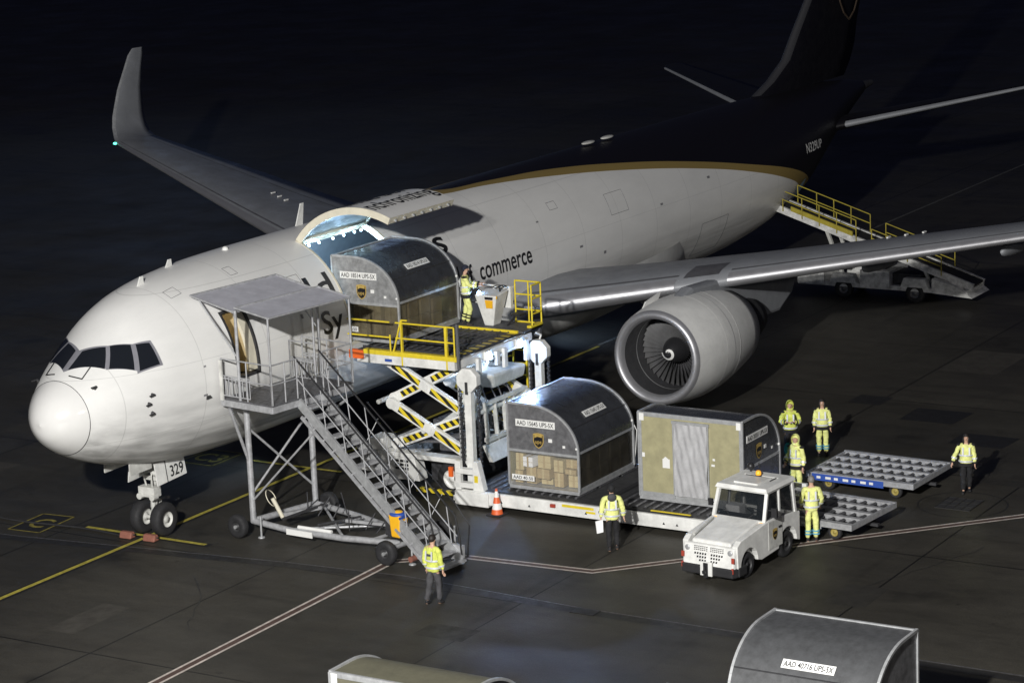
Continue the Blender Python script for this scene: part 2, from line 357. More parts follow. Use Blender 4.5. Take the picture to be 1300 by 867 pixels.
for i, q in enumerate([(7.2, -20.2, 1.6, 1.1), (-2.5, -3.6, 2.2, .9), (24, -19.6, 2.8, 1.3), (31, -14.5, 3.2, 2.0), (1.0, -12.6, .9, 1.4), (13.6, -24.2, 2.0, 1.2), (18.6, -21.6, .6, 3.0), (-6.2, .9, 1.0, 1.8), (35.5, -22, 2, 4), (6.6, 8.6, 2.6, 1.6), (2.6, 14, 3, 2)]):
    b = MB(); x, y, u, v = q; b.add([(x, y, .0022), (x+u, y+.02, .0022), (x+u, y+v, .0022), (x-.02, y+v, .0022)], [(0, 1, 2, 3)]); b.build('repair_patch', ['conc2', 'conc3'][i % 2], kind='structure')
rc = random.Random(3); b = MB()
for (x, y, dx, dy, n) in ((8.5, -19.5, .5, -.16, 9), (-1, -6, .4, .3, 8), (20, -22.5, .5, .22, 8), (27.5, -17, .55, -.2, 9), (-5, -11.5, .3, -.42, 8), (12, 9, .6, .2, 9)):
    P = [(x, y)]
    for k in range(n): P.append((P[-1][0]+dx+rc.uniform(-.12, .12), P[-1][1]+dy+rc.uniform(-.16, .16)))
    strip(b, P, .035, .0035)
b.build('tar_repair_line', 'slot', kind='structure')
gr = MB(); gr.box((3.95, -14.5, .005), (4.35, -13.85, .02)); tag(gr.build('drain_grate', 'blackp'), 'small black grate lying in the drain channel', 'grate')

# ------------------------------------------------------------------ fuselage surface
ST = [(0.85,4.06,4.10,0.02,4.08),(0.91,3.80,4.35,0.28,4.08),(1.05,3.57,4.60,0.53,4.09),(1.35,3.29,4.90,0.84,4.10),(1.8,3.01,5.20,1.14,4.13),(2.3,2.77,5.52,1.41,4.17),(2.8,2.58,5.84,1.63,4.22),(3.3,2.43,6.16,1.80,4.27),(3.8,2.31,6.47,1.95,4.31),(4.3,2.20,6.70,2.07,4.35),(5.1,2.07,6.94,2.23,4.40),(6.4,1.95,7.13,2.41,4.46),
(8.3,1.88,7.24,2.50,4.50),(10.,1.87,7.26,2.515,4.52),(34.,1.87,7.26,2.515,4.52),(37.,1.92,7.26,2.49,4.58),(40.,2.14,7.26,2.40,4.66),(44.,2.88,7.24,2.02,4.98),(48.,4.45,7.16,1.32,5.85),(51.,5.5,7.02,.7,6.25),(53.2,6.15,6.7,.22,6.43)]
def pch(xs, ys):
    n = len(xs); h = [xs[i+1]-xs[i] for i in range(n-1)]; d = [(ys[i+1]-ys[i])/h[i] for i in range(n-1)]; m = [0]*n
    for i in range(1, n-1):
        if d[i-1]*d[i] > 0:
            w1 = 2*h[i]+h[i-1]; w2 = h[i]+2*h[i-1]; m[i] = (w1+w2)/(w1/d[i-1]+w2/d[i])
    m[0] = d[0]; m[-1] = d[-1]
    def f(x):
        i = 0
        while i < n-2 and x > xs[i+1]: i += 1
        t = (x-xs[i])/h[i]
        return (2*t**3-3*t*t+1)*ys[i]+(t**3-2*t*t+t)*h[i]*m[i]+(-2*t**3+3*t*t)*ys[i+1]+(t**3-t*t)*h[i]*m[i+1]
    return f
FB, FT, FW, FM = [pch([s[0] for s in ST], [s[k] for s in ST]) for k in (1, 2, 3, 4)]
def surf(x, th, off=0.):
    """th 0 = port side, 90 deg = crown, 180 = starboard"""
    zb, zt, hw, zm = FB(x), FT(x), FW(x), FM(x); c, s = cos(th), sin(th); a = (zt-zm) if s > 0 else (zm-zb)
    p = Vector((x, -hw*c, zm+a*s))
    if off:
        n = Vector((0, -c/hw, s/a)).normalized(); p += n*off
    return p
def th_of_z(x, z):
    zm = FM(x); s = (z-zm)/((FT(x)-zm) if z > zm else (zm-FB(x))); return math.asin(max(-1, min(1, s)))
DX0, DX1, DT0, DT1 = 11.3, 14.72, R(-7.2), R(72.6)      # main deck cargo door
CX0, CX1, CT0, CT1 = 6.15, 7.1, R(-3.2), R(39.5)        # crew door
def livery():
    m = bpy.data.materials.new('freighter_livery'); m.use_nodes = True; nt = m.node_tree; N = nt.nodes; L = nt.links; b = N['Principled BSDF']
    tc = N.new('ShaderNodeTexCoord'); sx = N.new('ShaderNodeSeparateXYZ'); L.new(tc.outputs['Object'], sx.inputs[0])
    def curve(pts):
        q = N.new('ShaderNodeMath'); q.operation = 'DIVIDE'; q.inputs[1].default_value = 50; L.new(sx.outputs[0], q.inputs[0])
        c = N.new('ShaderNodeFloatCurve'); cu = c.mapping.curves[0]; c.mapping.use_clip = False
        P = [(x/50, z/8) for x, z in pts]
        cu.points[0].location = P[0]; cu.points[1].location = P[-1]
        for p in P[1:-1]: cu.points.new(*p)
        c.mapping.update(); L.new(q.outputs[0], c.inputs['Value'])
        k = N.new('ShaderNodeMath'); k.operation = 'MULTIPLY'; k.inputs[1].default_value = 8; L.new(c.outputs[0], k.inputs[0])
        g = N.new('ShaderNodeMath'); g.operation = 'GREATER_THAN'; L.new(sx.outputs[2], g.inputs[0]); L.new(k.outputs[0], g.inputs[1]); return g.outputs[0]
    outer = curve([(0, 7.9), (15, 7.7), (19.7, 7.26), (22.3, 7.2), (25.7, 7.08), (29.9, 6.70), (33.3, 6.25), (38.3, 5.4), (41, 4.88), (43, 4.36), (44.4, 3.8), (45.0, 3.2), (45.3, 2.2), (46, 0)])
    inner = curve([(0, 7.9), (15, 7.65), (19.0, 7.22), (21.9, 7.13), (25.2, 6.93), (29.6, 6.5), (34.6, 5.8), (38.1, 5.15), (40.8, 4.52), (42.5, 4.0), (43.5, 3.4), (44.0, 2.8), (44.2, 2.2), (45, 0)])
    n = N.new('ShaderNodeTexNoise'); n.inputs['Scale'].default_value = .8; n.inputs['Detail'].default_value = 8; n.inputs['Roughness'].default_value = .7
    mp = N.new('ShaderNodeMapping'); mp.inputs['Scale'].default_value = (.5, 1, 1.4); L.new(tc.outputs['Object'], mp.inputs[0]); L.new(mp.outputs[0], n.inputs[0])
    r = N.new('ShaderNodeMapRange'); r.inputs[1].default_value = .35; r.inputs[2].default_value = .7; r.inputs[3].default_value = 1.02; r.inputs[4].default_value = .92; L.new(n.outputs['Fac'], r.inputs[0])
    # grime low on the belly and aft of the gear, streaked along the airflow
    n3 = N.new('ShaderNodeTexNoise'); n3.inputs['Scale'].default_value = 2.0; n3.inputs['Detail'].default_value = 8
    mp3 = N.new('ShaderNodeMapping'); mp3.inputs['Scale'].default_value = (.12, 1.2, 1.6); L.new(tc.outputs['Object'], mp3.inputs[0]); L.new(mp3.outputs[0], n3.inputs[0])
    low = N.new('ShaderNodeMapRange'); low.inputs[1].default_value = 4.6; low.inputs[2].default_value = 2.2; low.inputs[3].default_value = 0; low.inputs[4].default_value = 1; L.new(sx.outputs[2], low.inputs[0])
    st = N.new('ShaderNodeMapRange'); st.inputs[1].default_value = .38; st.inputs[2].default_value = .66; st.inputs[3].default_value = 0; st.inputs[4].default_value = .65; L.new(n3.outputs['Fac'], st.inputs[0])
    gm = N.new('ShaderNodeMath'); gm.operation = 'MULTIPLY'; L.new(low.outputs[0], gm.inputs[0]); L.new(st.outputs[0], gm.inputs[1])
    gi = N.new('ShaderNodeMath'); gi.operation = 'SUBTRACT'; gi.inputs[0].default_value = 1; L.new(gm.outputs[0], gi.inputs[1])
    mu = N.new('ShaderNodeMath'); mu.operation = 'MULTIPLY'; L.new(r.outputs[0], mu.inputs[0]); L.new(gi.outputs[0], mu.inputs[1])
    # skin joints round the barrel and along it
    fr = N.new('ShaderNodeMath'); fr.operation = 'PINGPONG'; fr.inputs[1].default_value = 1.25; L.new(sx.outputs[0], fr.inputs[0])
    ls = N.new('ShaderNodeMath'); ls.operation = 'LESS_THAN'; ls.inputs[1].default_value = .012; L.new(fr.outputs[0], ls.inputs[0])
    fz = N.new('ShaderNodeMath'); fz.operation = 'PINGPONG'; fz.inputs[1].default_value = .85; L.new(sx.outputs[2], fz.inputs[0])
    lz = N.new('ShaderNodeMath'); lz.operation = 'LESS_THAN'; lz.inputs[1].default_value = .007; L.new(fz.outputs[0], lz.inputs[0])
    ad = N.new('ShaderNodeMath'); ad.operation = 'MAXIMUM'; L.new(ls.outputs[0], ad.inputs[0]); L.new(lz.outputs[0], ad.inputs[1])
    jl = N.new('ShaderNodeMath'); jl.operation = 'MULTIPLY_ADD'; jl.inputs[1].default_value = -.2; jl.inputs[2].default_value = 1; L.new(ad.outputs[0], jl.inputs[0])
    mu2 = N.new('ShaderNodeMath'); mu2.operation = 'MULTIPLY'; L.new(mu.outputs[0], mu2.inputs[0]); L.new(jl.outputs[0], mu2.inputs[1])
    wh = N.new('ShaderNodeVectorMath'); wh.operation = 'SCALE'; wh.inputs[0].default_value = (.73, .727, .71); L.new(mu2.outputs[0], wh.inputs['Scale'])
    m1 = N.new('ShaderNodeMix'); m1.data_type = 'RGBA'; L.new(inner, m1.inputs[0]); L.new(wh.outputs[0], m1.inputs[6]); m1.inputs[7].default_value = (.27, .195, .065, 1)
    m2 = N.new('ShaderNodeMix'); m2.data_type = 'RGBA'; L.new(outer, m2.inputs[0]); L.new(m1.outputs[2], m2.inputs[6]); m2.inputs[7].default_value = (.006, .005, .007, 1)
    L.new(m2.outputs[2], b.inputs['Base Color']); b.inputs['Roughness'].default_value = .42
    return m
K['livery'] = livery()
AP = thing('freighter_airplane', 'white twin engine cargo jet with dark brown tail and open side door', 'airplane', (0, 0, 0))
xs = sorted(set([.85, .87, .89, .91, .95, 1.0, 1.05, 1.15, 1.25, 1.35, 1.5, 1.65, 1.8, 2.05, 2.3, 2.55, 2.8, 3.05, 3.3, 3.55, 3.8, 4.05, 4.3, 4.6, 4.9, 5.2, 5.6, CX0, CX1, 7.6, 8.1, 8.8, 9.5, 10.2, DX0, 12.2, 13, 13.9, DX1]+[16+k for k in range(38)]+[53.2]))
ths = [2*pi*k/96-pi for k in range(96)]
for s in (DT0, DT1, CT0, CT1):
    i = min(range(96), key=lambda j: abs(ths[j]-s)); ths[i] = s
def hole(x, t):
    return (DX0 < x < DX1 and DT0 < t < DT1) or (CX0 < x < CX1 and CT0 < t < CT1)
b = MB(); n = len(ths); vs = [surf(x, t) for x in xs for t in ths]; fs = []
for i in range(len(xs)-1):
    for j in range(n):
        t0 = ths[j]; t1 = ths[(j+1) % n] if j < n-1 else ths[0]+2*pi
        if hole((xs[i]+xs[i+1])/2, (t0+t1)/2): continue
        fs.append((i*n+j, (i+1)*n+j, (i+1)*n+(j+1) % n, i*n+(j+1) % n))
fs.append(tuple(range(n))); k = (len(xs)-1)*n; fs.append(tuple(k+j for j in range(n))[::-1])
b.add(vs, fs, True); b.build('fuselage', 'livery', AP, fix=True)
# inner lining, floor and door reveals
b = MB(); xi = [x for x in xs if 4.2 < x < 31]; off = -.16
vs = [surf(x, t, off) for x in xi for t in ths]; fs = []
for i in range(len(xi)-1):
    for j in range(n):
        t0 = ths[j]; t1 = ths[(j+1) % n] if j < n-1 else ths[0]+2*pi
        if hole((xi[i]+xi[i+1])/2, (t0+t1)/2): continue
        fs.append((i*n+j, i*n+(j+1) % n, (i+1)*n+(j+1) % n, (i+1)*n+j))
b.add(vs, fs, True); b.build('cabin_lining', 'liner', AP, fix=False)
b = MB(); b.box((5.0, -2.22, 4.02), (30, 2.22, 4.12)); b.build('main_deck_floor', 'deck', AP)
def bulk(x, t, nm, m, y0=-9, y1=9):
    P = [surf(x, th, -.2) for th in ths if surf(x, th, -.2).z > 4.13]
    q = [(max(y0, min(y1, p.y)), p.z) for p in P]; q = [q[0]]+[c for p_, c in zip(q[:-1], q[1:]) if (abs(c[0]-p_[0])+abs(c[1]-p_[1])) > 1e-4]
    q.sort(key=lambda c: math.atan2(c[1]-4.6, c[0])); q = [c for c in q]
    b = MB(); b.prism(q, x, x+t, 'YZ'); return b.build(nm, m, AP)
bulk(9.9, .06, 'forward_bulkhead', 'liner'); bulk(7.5, .05, 'galley_wall', 'beige'); bulk(5.6, .05, 'galley_wall', 'beige')
b = MB(); b.box((5.7, -.5, 4.12), (7.4, -.44, 6.5)); b.build('galley_front', 'beige', AP)
def reveal(x0, x1, t0, t1, m, nm, w=.17):
    b = MB(); T = [t for t in ths if t0-1e-6 <= t <= t1+1e-6]
    for x, d in ((x0, .02), (x1, -.02)):
        for a, c in zip(T[:-1], T[1:]):
            p = [surf(x, a, .012), surf(x, c, .012), surf(x, c, -w), surf(x, a, -w)]
            q = [v+Vector((d*4, 0, 0)) for v in p]; b.hexa(p, q)
    for t, d in ((t0, 1), (t1, -1)):
        e = d*.03; b.hexa([surf(x0+.081, t, .01), surf(x1-.081, t, .01), surf(x1-.081, t, -w), surf(x0+.081, t, -w)], [surf(x0+.081, t+e, .01), surf(x1-.081, t+e, .01), surf(x1-.081, t+e, -w), surf(x0+.081, t+e, -w)])
    return b.build(nm, m, AP)
reveal(DX0, DX1, DT0, DT1, 'cream', 'cargo_door_frame'); reveal(CX0, CX1, CT0, CT1, 'dark', 'crew_door_frame')
# sliding crew door half open inside the frame
b = MB()
for k in range(8):
    t0 = CT0+.05+(CT1-CT0-.1)*k/8; t1 = CT0+.05+(CT1-CT0-.1)*(k+1)/8
    b.hexa([surf(6.72, t0, -.03), surf(7.01, t0, -.03), surf(7.01, t0, -.12), surf(6.72, t0, -.12)], [surf(6.72, t1, -.03), surf(7.01, t1, -.03), surf(7.01, t1, -.12), surf(6.72, t1, -.12)])
b.build('crew_door', 'cream', AP)
# canopy cargo door
K['doorw'] = mat('white_door_skin', (.72, .715, .7), .38, var=.1, vscale=1.5)
HY, HZ = surf(12, DT1).y, surf(12, DT1).z
PHI = R(-73)
def doorT(p):
    y, z = p.y-HY, p.z-HZ; return Vector((p.x, HY+y*cos(PHI)-z*sin(PHI), HZ+.04+y*sin(PHI)+z*cos(PHI)))
X0, X1 = DX0+.03, DX1-.03; nd = 18
b = MB(); T = [DT0+(DT1-DT0)*k/nd for k in range(nd+1)]
vs = []; ys = [X0, X0+.08, (X0+X1)/2, X1-.08, X1]
for x in ys:
    for t in T: vs.append(doorT(surf(x, t)))
m1 = nd+1
b.add(vs, [(i*m1+j, (i+1)*m1+j, (i+1)*m1+j+1, i*m1+j+1) for i in range(4) for j in range(nd)], True)
b.m = 1
for x in (X0, X1-.09):
    for a, c in zip(T[:-1], T[1:]):
        b.hexa([doorT(surf(x, a, -.004)), doorT(surf(x+.09, a, -.004)), doorT(surf(x+.09, a, -.21)), doorT(surf(x, a, -.21))], [doorT(surf(x, c, -.004)), doorT(surf(x+.09, c, -.004)), doorT(surf(x+.09, c, -.21)), doorT(surf(x, c, -.21))])
b.m = 2
vs = [doorT(surf(x, t, -.14)) for x in (X0+.1, X1-.1) for t in T]; b.add(vs, [(j, j+1, m1+j+1, m1+j) for j in range(nd)], True)
b.m = 1
for t in (DT0, DT1-.05): b.hexa([doorT(surf(X0+.09, t, -.005)), doorT(surf(X1-.09, t, -.005)), doorT(surf(X1-.09, t, -.2)), doorT(surf(X0+.09, t, -.2))], [doorT(surf(X0+.09, t+.05, -.005)), doorT(surf(X1-.09, t+.05, -.005)), doorT(surf(X1-.09, t+.05, -.2)), doorT(surf(X0+.09, t+.05, -.2))])
cd = b.build('cargo_door', ['doorw', 'cream', 'liner'], AP, label='upward opened curved cargo door panel', fix=False)
for k in range(7):
    b = MB(); x = X0+.3+k*.46; p = doorT(surf(x, DT0, -.08)); b.cb((p.x, p.y-.01, p.z-.03), (.08, .05, .06)); b.cb((p.x, p.y-.03, p.z-.05), (.035, .04, .05)); b.build('latch', 'alu', cd)
for x in (DX0+.4, DX0+.9, DX0+1.6, DX0+2.15, DX0+2.7, DX0+3.05):
    b = MB(); b.ball(surf(x, DT1-.10, -.10), .035, 10, 6); b.build('door_lamp', 'lampw', AP)
for k in (0, 1, 2): lamp('cargo_door_light', 'POINT', (11.9+k*1.1, -.35, 6.4), None, 120, (.42, .68, 1), .06)
lamp('added_pool_light', 'SPOT', (12.6, 1.5, 1.9), (10.9, 2.7, 0), 130, (.6, .78, 1), .05, 95, .9)  # added spot, makes the blue pool of light under the fuselage
lamp('added_pool_light', 'SPOT', (30.5, 2.2, 1.8), (31.5, 1.0, 0), 160, (.5, .7, 1), .05, 120, .9)  # likewise added, for the bluish pool below the wing root
lamp('cargo_door_light', 'POINT', (12.2, -.95, 6.78), None, 16, (.45, .7, 1), .05)
lamp('cargo_door_light', 'POINT', (13.8, -.95, 6.78), None, 16, (.45, .7, 1), .05)
lamp('cabin_light', 'POINT', (12.9, .9, 6.1), None, 300, (.62, .8, 1), .1)
lamp('crew_door_light', 'POINT', (6.4, -.9, 6.0), None, 14, (1, .85, .6), .06)

# ---- lettering wrapped on the skin
def wrap_text(body, x0, x1, z0, h, m, name, starboard=False):
    vs, fs = text_mesh(body, x1-x0, h); bm = bmesh.new(); V = [bm.verts.new((a, c, 0)) for a, c in vs]
    for f in fs:
        try: bm.faces.new([V[i] for i in f])
        except ValueError: pass
    bmesh.ops.remove_doubles(bm, verts=bm.verts[:], dist=1e-5)
    def cut(co, no): bmesh.ops.bisect_plane(bm, geom=bm.verts[:]+bm.edges[:]+bm.faces[:], plane_co=co, plane_no=no, dist=1e-5)
    y = -h*.3
    while y < h*1.3: cut((0, y, 0), (0, 1, 0)); y += .12
    for x in (DX0, DX1): cut((x-x0, 0, 0), (1, 0, 0))
    bmesh.ops.triangulate(bm, faces=bm.faces[:]); bm.verts.index_update()
    sk, dr = MB(), MB(); P = [v.co.copy() for v in bm.verts]; th0 = th_of_z((x0+x1)/2, z0)
    def loc(p):
        x = x0+p.x; th = th_of_z(x, z0)+p.y/2.62
        return surf(x, th, .012)
    A = [loc(p) for p in P]; fa, fd = [], []
    for f in bm.faces:
        c = f.calc_center_median(); idx = tuple(v.index for v in f.verts)
        (fd if DX0 < x0+c.x < DX1 else fa).append(idx)
    bm.free()
    sk.add(A, fa); sk.build(name, m, AP, fix=False)
    if fd: dr.add([doorT(a) for a in A], fd); dr.build('door_lettering', m, cd, fix=False)
for txt, x0, x1 in (('Wor', 8.0, 9.82), ('ld', 9.95, 11.1), ('wide Servic', 11.4, 15.5), ('es', 15.72, 17.2)):
    wrap_text(txt, x0, x1, 5.66 if x0 < 15.6 else 5.88, .80 if 'o' not in txt.lower()[1:2] or 1 else .8, 'letter', 'upper_lettering')
for txt, x0, x1 in (('Sy', 10.05, 11.05), ('nchronizing', 11.42, 14.62), ('the world', 14.9, 17.3), ('of', 17.45, 18.05), ('commerce', 18.42, 21.55)):
    wrap_text(txt, x0, x1, 4.76, .62 if x0 < 15 else .56, 'letter', 'lower_lettering')
wrap_text('N329UP', 43.2, 45.1, 5.1, .42, 'label', 'registration')

K['wframe2'] = mat('grey_stencil', (.22, .22, .23), .5, var=.5, vscale=30)
# seams of hatches and service panels on the skin
def outline(x0, x1, t0, t1, nm, r=.007):
    b = MB(); P = []; n = 8
    c = [(x0, t0), (x1, t0), (x1, t1), (x0, t1), (x0, t0)]
    for (xa, ta), (xb, tb_) in zip(c[:-1], c[1:]):
        for k in range(n): P.append(surf(xa+(xb-xa)*k/n, R(ta+(tb_-ta)*k/n), .0015))
    P.append(surf(x0, R(t0), .0015))
    for p, q in zip(P[:-1], P[1:]): b.tube(p, q, r, n=4, cap=False)
    return b.build(nm, 'darkg', AP)
for q in ((9.0, 9.25, -20, -14), (23.5, 24.0, 35, 41), (27, 28.2, 18, 34), (16.2, 16.5, -14, -8), (7.6, 7.9, 60, 68), (5.2, 5.6, 62, 70), (33.5, 35.6, -42, -12), (9.4, 9.9, 40, 46)):
    outline(*q, 'hatch_seam')
for x, t, w_, h_ in ((4.9, -6, .14, .06), (8.2, -12, .2, .08), (9.2, 20, .1, .12), (24.6, 4, .2, .07), (26.2, -6, .16, .1), (22.4, 30, .14, .05), (15.6, -20, .2, .09), (30.4, 14, .18, .07), (5.0, 12, .08, .05), (34.2, 22, .2, .08)):
    b = MB(); dt = R(h_/2.6*57.3/2); tt = R(t); b.add([surf(x, tt-dt, .004), surf(x+w_, tt-dt, .004), surf(x+w_, tt+dt, .004), surf(x, tt+dt, .004)], [(0, 1, 2, 3)]); b.build('stencil_patch', 'wframe2', AP, fix=False)
K['blueglare'] = mat('painted_blue_glare', (.42, .60, .68), .4, var=.3, vscale=6)  # glare of a blue light, put into the colour of a patch
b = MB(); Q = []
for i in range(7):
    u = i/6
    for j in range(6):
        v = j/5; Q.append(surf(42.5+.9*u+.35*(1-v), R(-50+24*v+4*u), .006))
b.add(Q, [(i*6+j, (i+1)*6+j, (i+1)*6+j+1, i*6+j+1) for i in range(6) for j in range(5)], True); b.build('blue_glare_patch', 'blueglare', AP, fix=False, label='blue glare painted low on the rear end of the white belly')
# ------------------------------------------------------------------ cockpit, probes, radome
def patch(b, quad, off, nu=8, nv=6, mirror=False):
    (ax, at), (bx, bt), (cx_, ct), (dx, dt) = quad
    vs = []
    for i in range(nu+1):
        u = i/nu
        for j in range(nv+1):
            v = j/nv
            x = (1-u)*((1-v)*ax+v*dx)+u*((1-v)*bx+v*cx_); t = (1-u)*((1-v)*at+v*dt)+u*((1-v)*bt+v*ct)
            t = R(180-t) if mirror else R(t); vs.append(surf(x, t, off))
    b.add(vs, [(i*(nv+1)+j, (i+1)*(nv+1)+j, (i+1)*(nv+1)+j+1, i*(nv+1)+j+1) for i in range(nu) for j in range(nv)], True)
WIN = [[(2.56, 86), (2.89, 67.6), (2.45, 51.4), (1.97, 86)], [(2.97, 65.2), (3.33, 52.3), (3.03, 33), (2.53, 48.6)], [(3.43, 49.6), (3.74, 43.6), (3.72, 26), (3.14, 29.8)]]
FR = [[(2.58, 90), (2.95, 67), (2.5, 49), (1.90, 90)], [(2.93, 67.6), (3.40, 51), (3.09, 31), (2.46, 50)], [(3.36, 52), (3.81, 44.5), (3.80, 24.3), (3.06, 29)]]
K['wframe'] = mat('grey_window_frame', (.26, .26, .29), .4, .2, var=.2)
for mir in (False, True):
    for wq, fq in zip(WIN, FR):
        b = MB(); patch(b, fq, .006, mirror=mir); f = b.build('cockpit_window', 'wframe', AP)
        b = MB(); patch(b, wq, .012, mirror=mir); b.build('pane', 'glass', f)
b = MB(); rx = [.85, .87, .89, .91, .95, 1.0, 1.05, 1.15, 1.25, 1.35, 1.5, 1.61]; rt = [2*pi*k/72 for k in range(72)]
vs = [surf(x, t, .004) for x in rx for t in rt]
b.add(vs, [(i*72+j, (i+1)*72+j, (i+1)*72+(j+1) % 72, i*72+(j+1) % 72) for i in range(len(rx)-1) for j in range(72)], True)
K['radome'] = mat('glossy_white_radome', (.68, .675, .66), .16, var=.04, vscale=1.5, coat=.5)
rd = b.build('radome', 'radome', AP)
b = MB(); b.path([surf(1.62, t, .003) for t in rt+[0]], .009, 5); b.build('seam', 'dark', rd)
for x, t in ((3.27, 7.4), (3.14, 1.1), (3.23, -7.4), (1.98, 40.2)):
    for mir in (0, 1):
        b = MB(); tt = R(180-t if mir else t); p = surf(x, tt, 0); q = surf(x, tt, .09); b.tube(p, q, .055, .03, 8); b.tube(q, q+Vector((-.2, 0, 0)), .022, n=6); b.build('air_data_probe', 'dark', AP)
for k, a, L_ in ((0, 78, .42), (1, 102, .42)):
    b = MB(); p = surf(1.82, R(a), .02); q = surf(1.9, R(a-18 if k == 0 else a+18), .03); b.tube(p, q, .018, n=5); b.tube(q, surf(2.25, R(a-14 if k == 0 else a+14), .035), .014, n=5); b.build('windscreen_wiper', 'blackp', AP)
for x, y, s in ((5.2, 0, .2), (6.8, .3, .16)):
    b = MB(); p = Vector((x, y, FT(x)-.03)); b.prism([(x-.12, p.z), (x+.16, p.z), (x+.14, p.z+s+.05), (x+.02, p.z+s+.05)], y-.015, y+.015); b.build('blade_antenna', 'white', AP)
b = MB(); b.prism([(13.0, 7.2), (13.35, 7.2), (13.45, 7.85), (13.3, 7.85)], .45, .48); b.build('blade_antenna', 'white', AP)
for x in (29.75, 31.1):
    b = MB(); b.ball((x, 0, 7.36), (.42, .15, .06), 14, 8); b.build('crown_fairing', 'white_dirty', AP)
b = MB(); b.ball((9.0, 0, 7.26), (.1, .1, .09), 8, 6); b.build('beacon', 'label', AP)

# ------------------------------------------------------------------ wings
AF = [(0, 0), (.004, .012), (.012, .022), (.03, .036), (.07, .052), (.15, .068), (.28, .076), (.42, .072), (.6, .053), (.8, .026), (1, .002)]
AL = [(0, 0), (.004, -.010), (.012, -.018), (.03, -.027), (.07, -.036), (.15, -.045), (.28, -.05), (.42, -.046), (.6, -.03), (.8, -.012), (1, -.002)]
def loft_wing(secs, frac=(0, 1), thick=0.):
    """secs: (x, y, z, chord, tk, nrm(y,z), drop) -> MB with closed sections"""
    b = MB(); n0 = len(AF); ring = []
    for (x, y, z, c, tk, nv, dr) in secs:
        vs = []
        for (u, v) in list(AF)+list(AL[::-1])[0:-1]:
            off = v*c*tk/.12; px = x+u*c; h = off-dr*u*c
            vs.append((px, y+nv[0]*h, z+nv[1]*h))
        ring.append(vs)
    n = len(ring[0]); V = [v for r_ in ring for v in r_]; F_ = []
    for i in range(len(ring)-1):
        for j in range(n): F_.append((i*n+j, (i+1)*n+j, (i+1)*n+(j+1) % n, i*n+(j+1) % n))
    b.add(V, F_, True); b.add(ring[0], [tuple(range(n))]); b.add(ring[-1], [tuple(range(n))[::-1]])
    return b
def sec_at(S_, i, t):
    a, c = S_[i], S_[i+1]; g = lambda k: a[k]+(c[k]-a[k])*t
    return (g(0), g(1), g(2), g(3), g(4), (a[5][0]+(c[5][0]-a[5][0])*t, a[5][1]+(c[5][1]-a[5][1])*t), g(6))
def le_strip(S_, part, u0, u1, off, m, name, parent, spans):
    """band of skin between chord fractions, following the surface"""
    b = MB()
    us = [u for u, _ in AF if u0 < u < u1]
    def yv(tab, u):
        for (a, va), (c, vc) in zip(tab[:-1], tab[1:]):
            if a <= u <= c: return va+(vc-va)*(u-a)/(c-a)
    top = [u0]+us+[u1]
    for (i0, t0, i1, t1) in spans:
        secs = [sec_at(S_, i0, t0)]+[S_[k] for k in range(i0+1, i1+1) if not (k == i0+1 and False)]+[sec_at(S_, i1, t1)]
        rows = []
        for (x, y, z, c, tk, nv, dr) in secs:
            pts = []
            if part == 'le': seq = [(u, yv(AL, u), -1) for u in top[::-1]]+[(u, yv(AF, u), 1) for u in top[1:]]
            elif part == 'up': seq = [(u, yv(AF, u), 1) for u in top]
            else: seq = [(u, yv(AL, u), -1) for u in top]
            for u, v, s in seq:
                h = v*c*tk/.12-dr*u*c+s*off; pts.append((x+u*c-(off if u < .01 else 0), y+nv[0]*h, z+nv[1]*h))
            rows.append(pts)
        n = len(rows[0]); V = [p for r_ in rows for p in r_]
        b.add(V, [(i*n+j, (i+1)*n+j, (i+1)*n+j+1, i*n+j+1) for i in range(len(rows)-1) for j in range(n-1)], True)
    return b.build(name, m, parent, fix=False)
LEx = lambda y: 20.34+(y-2.5)/21.23*11.86
LEz = lambda y: 3.36+(y-2.5)/21.23*2.8
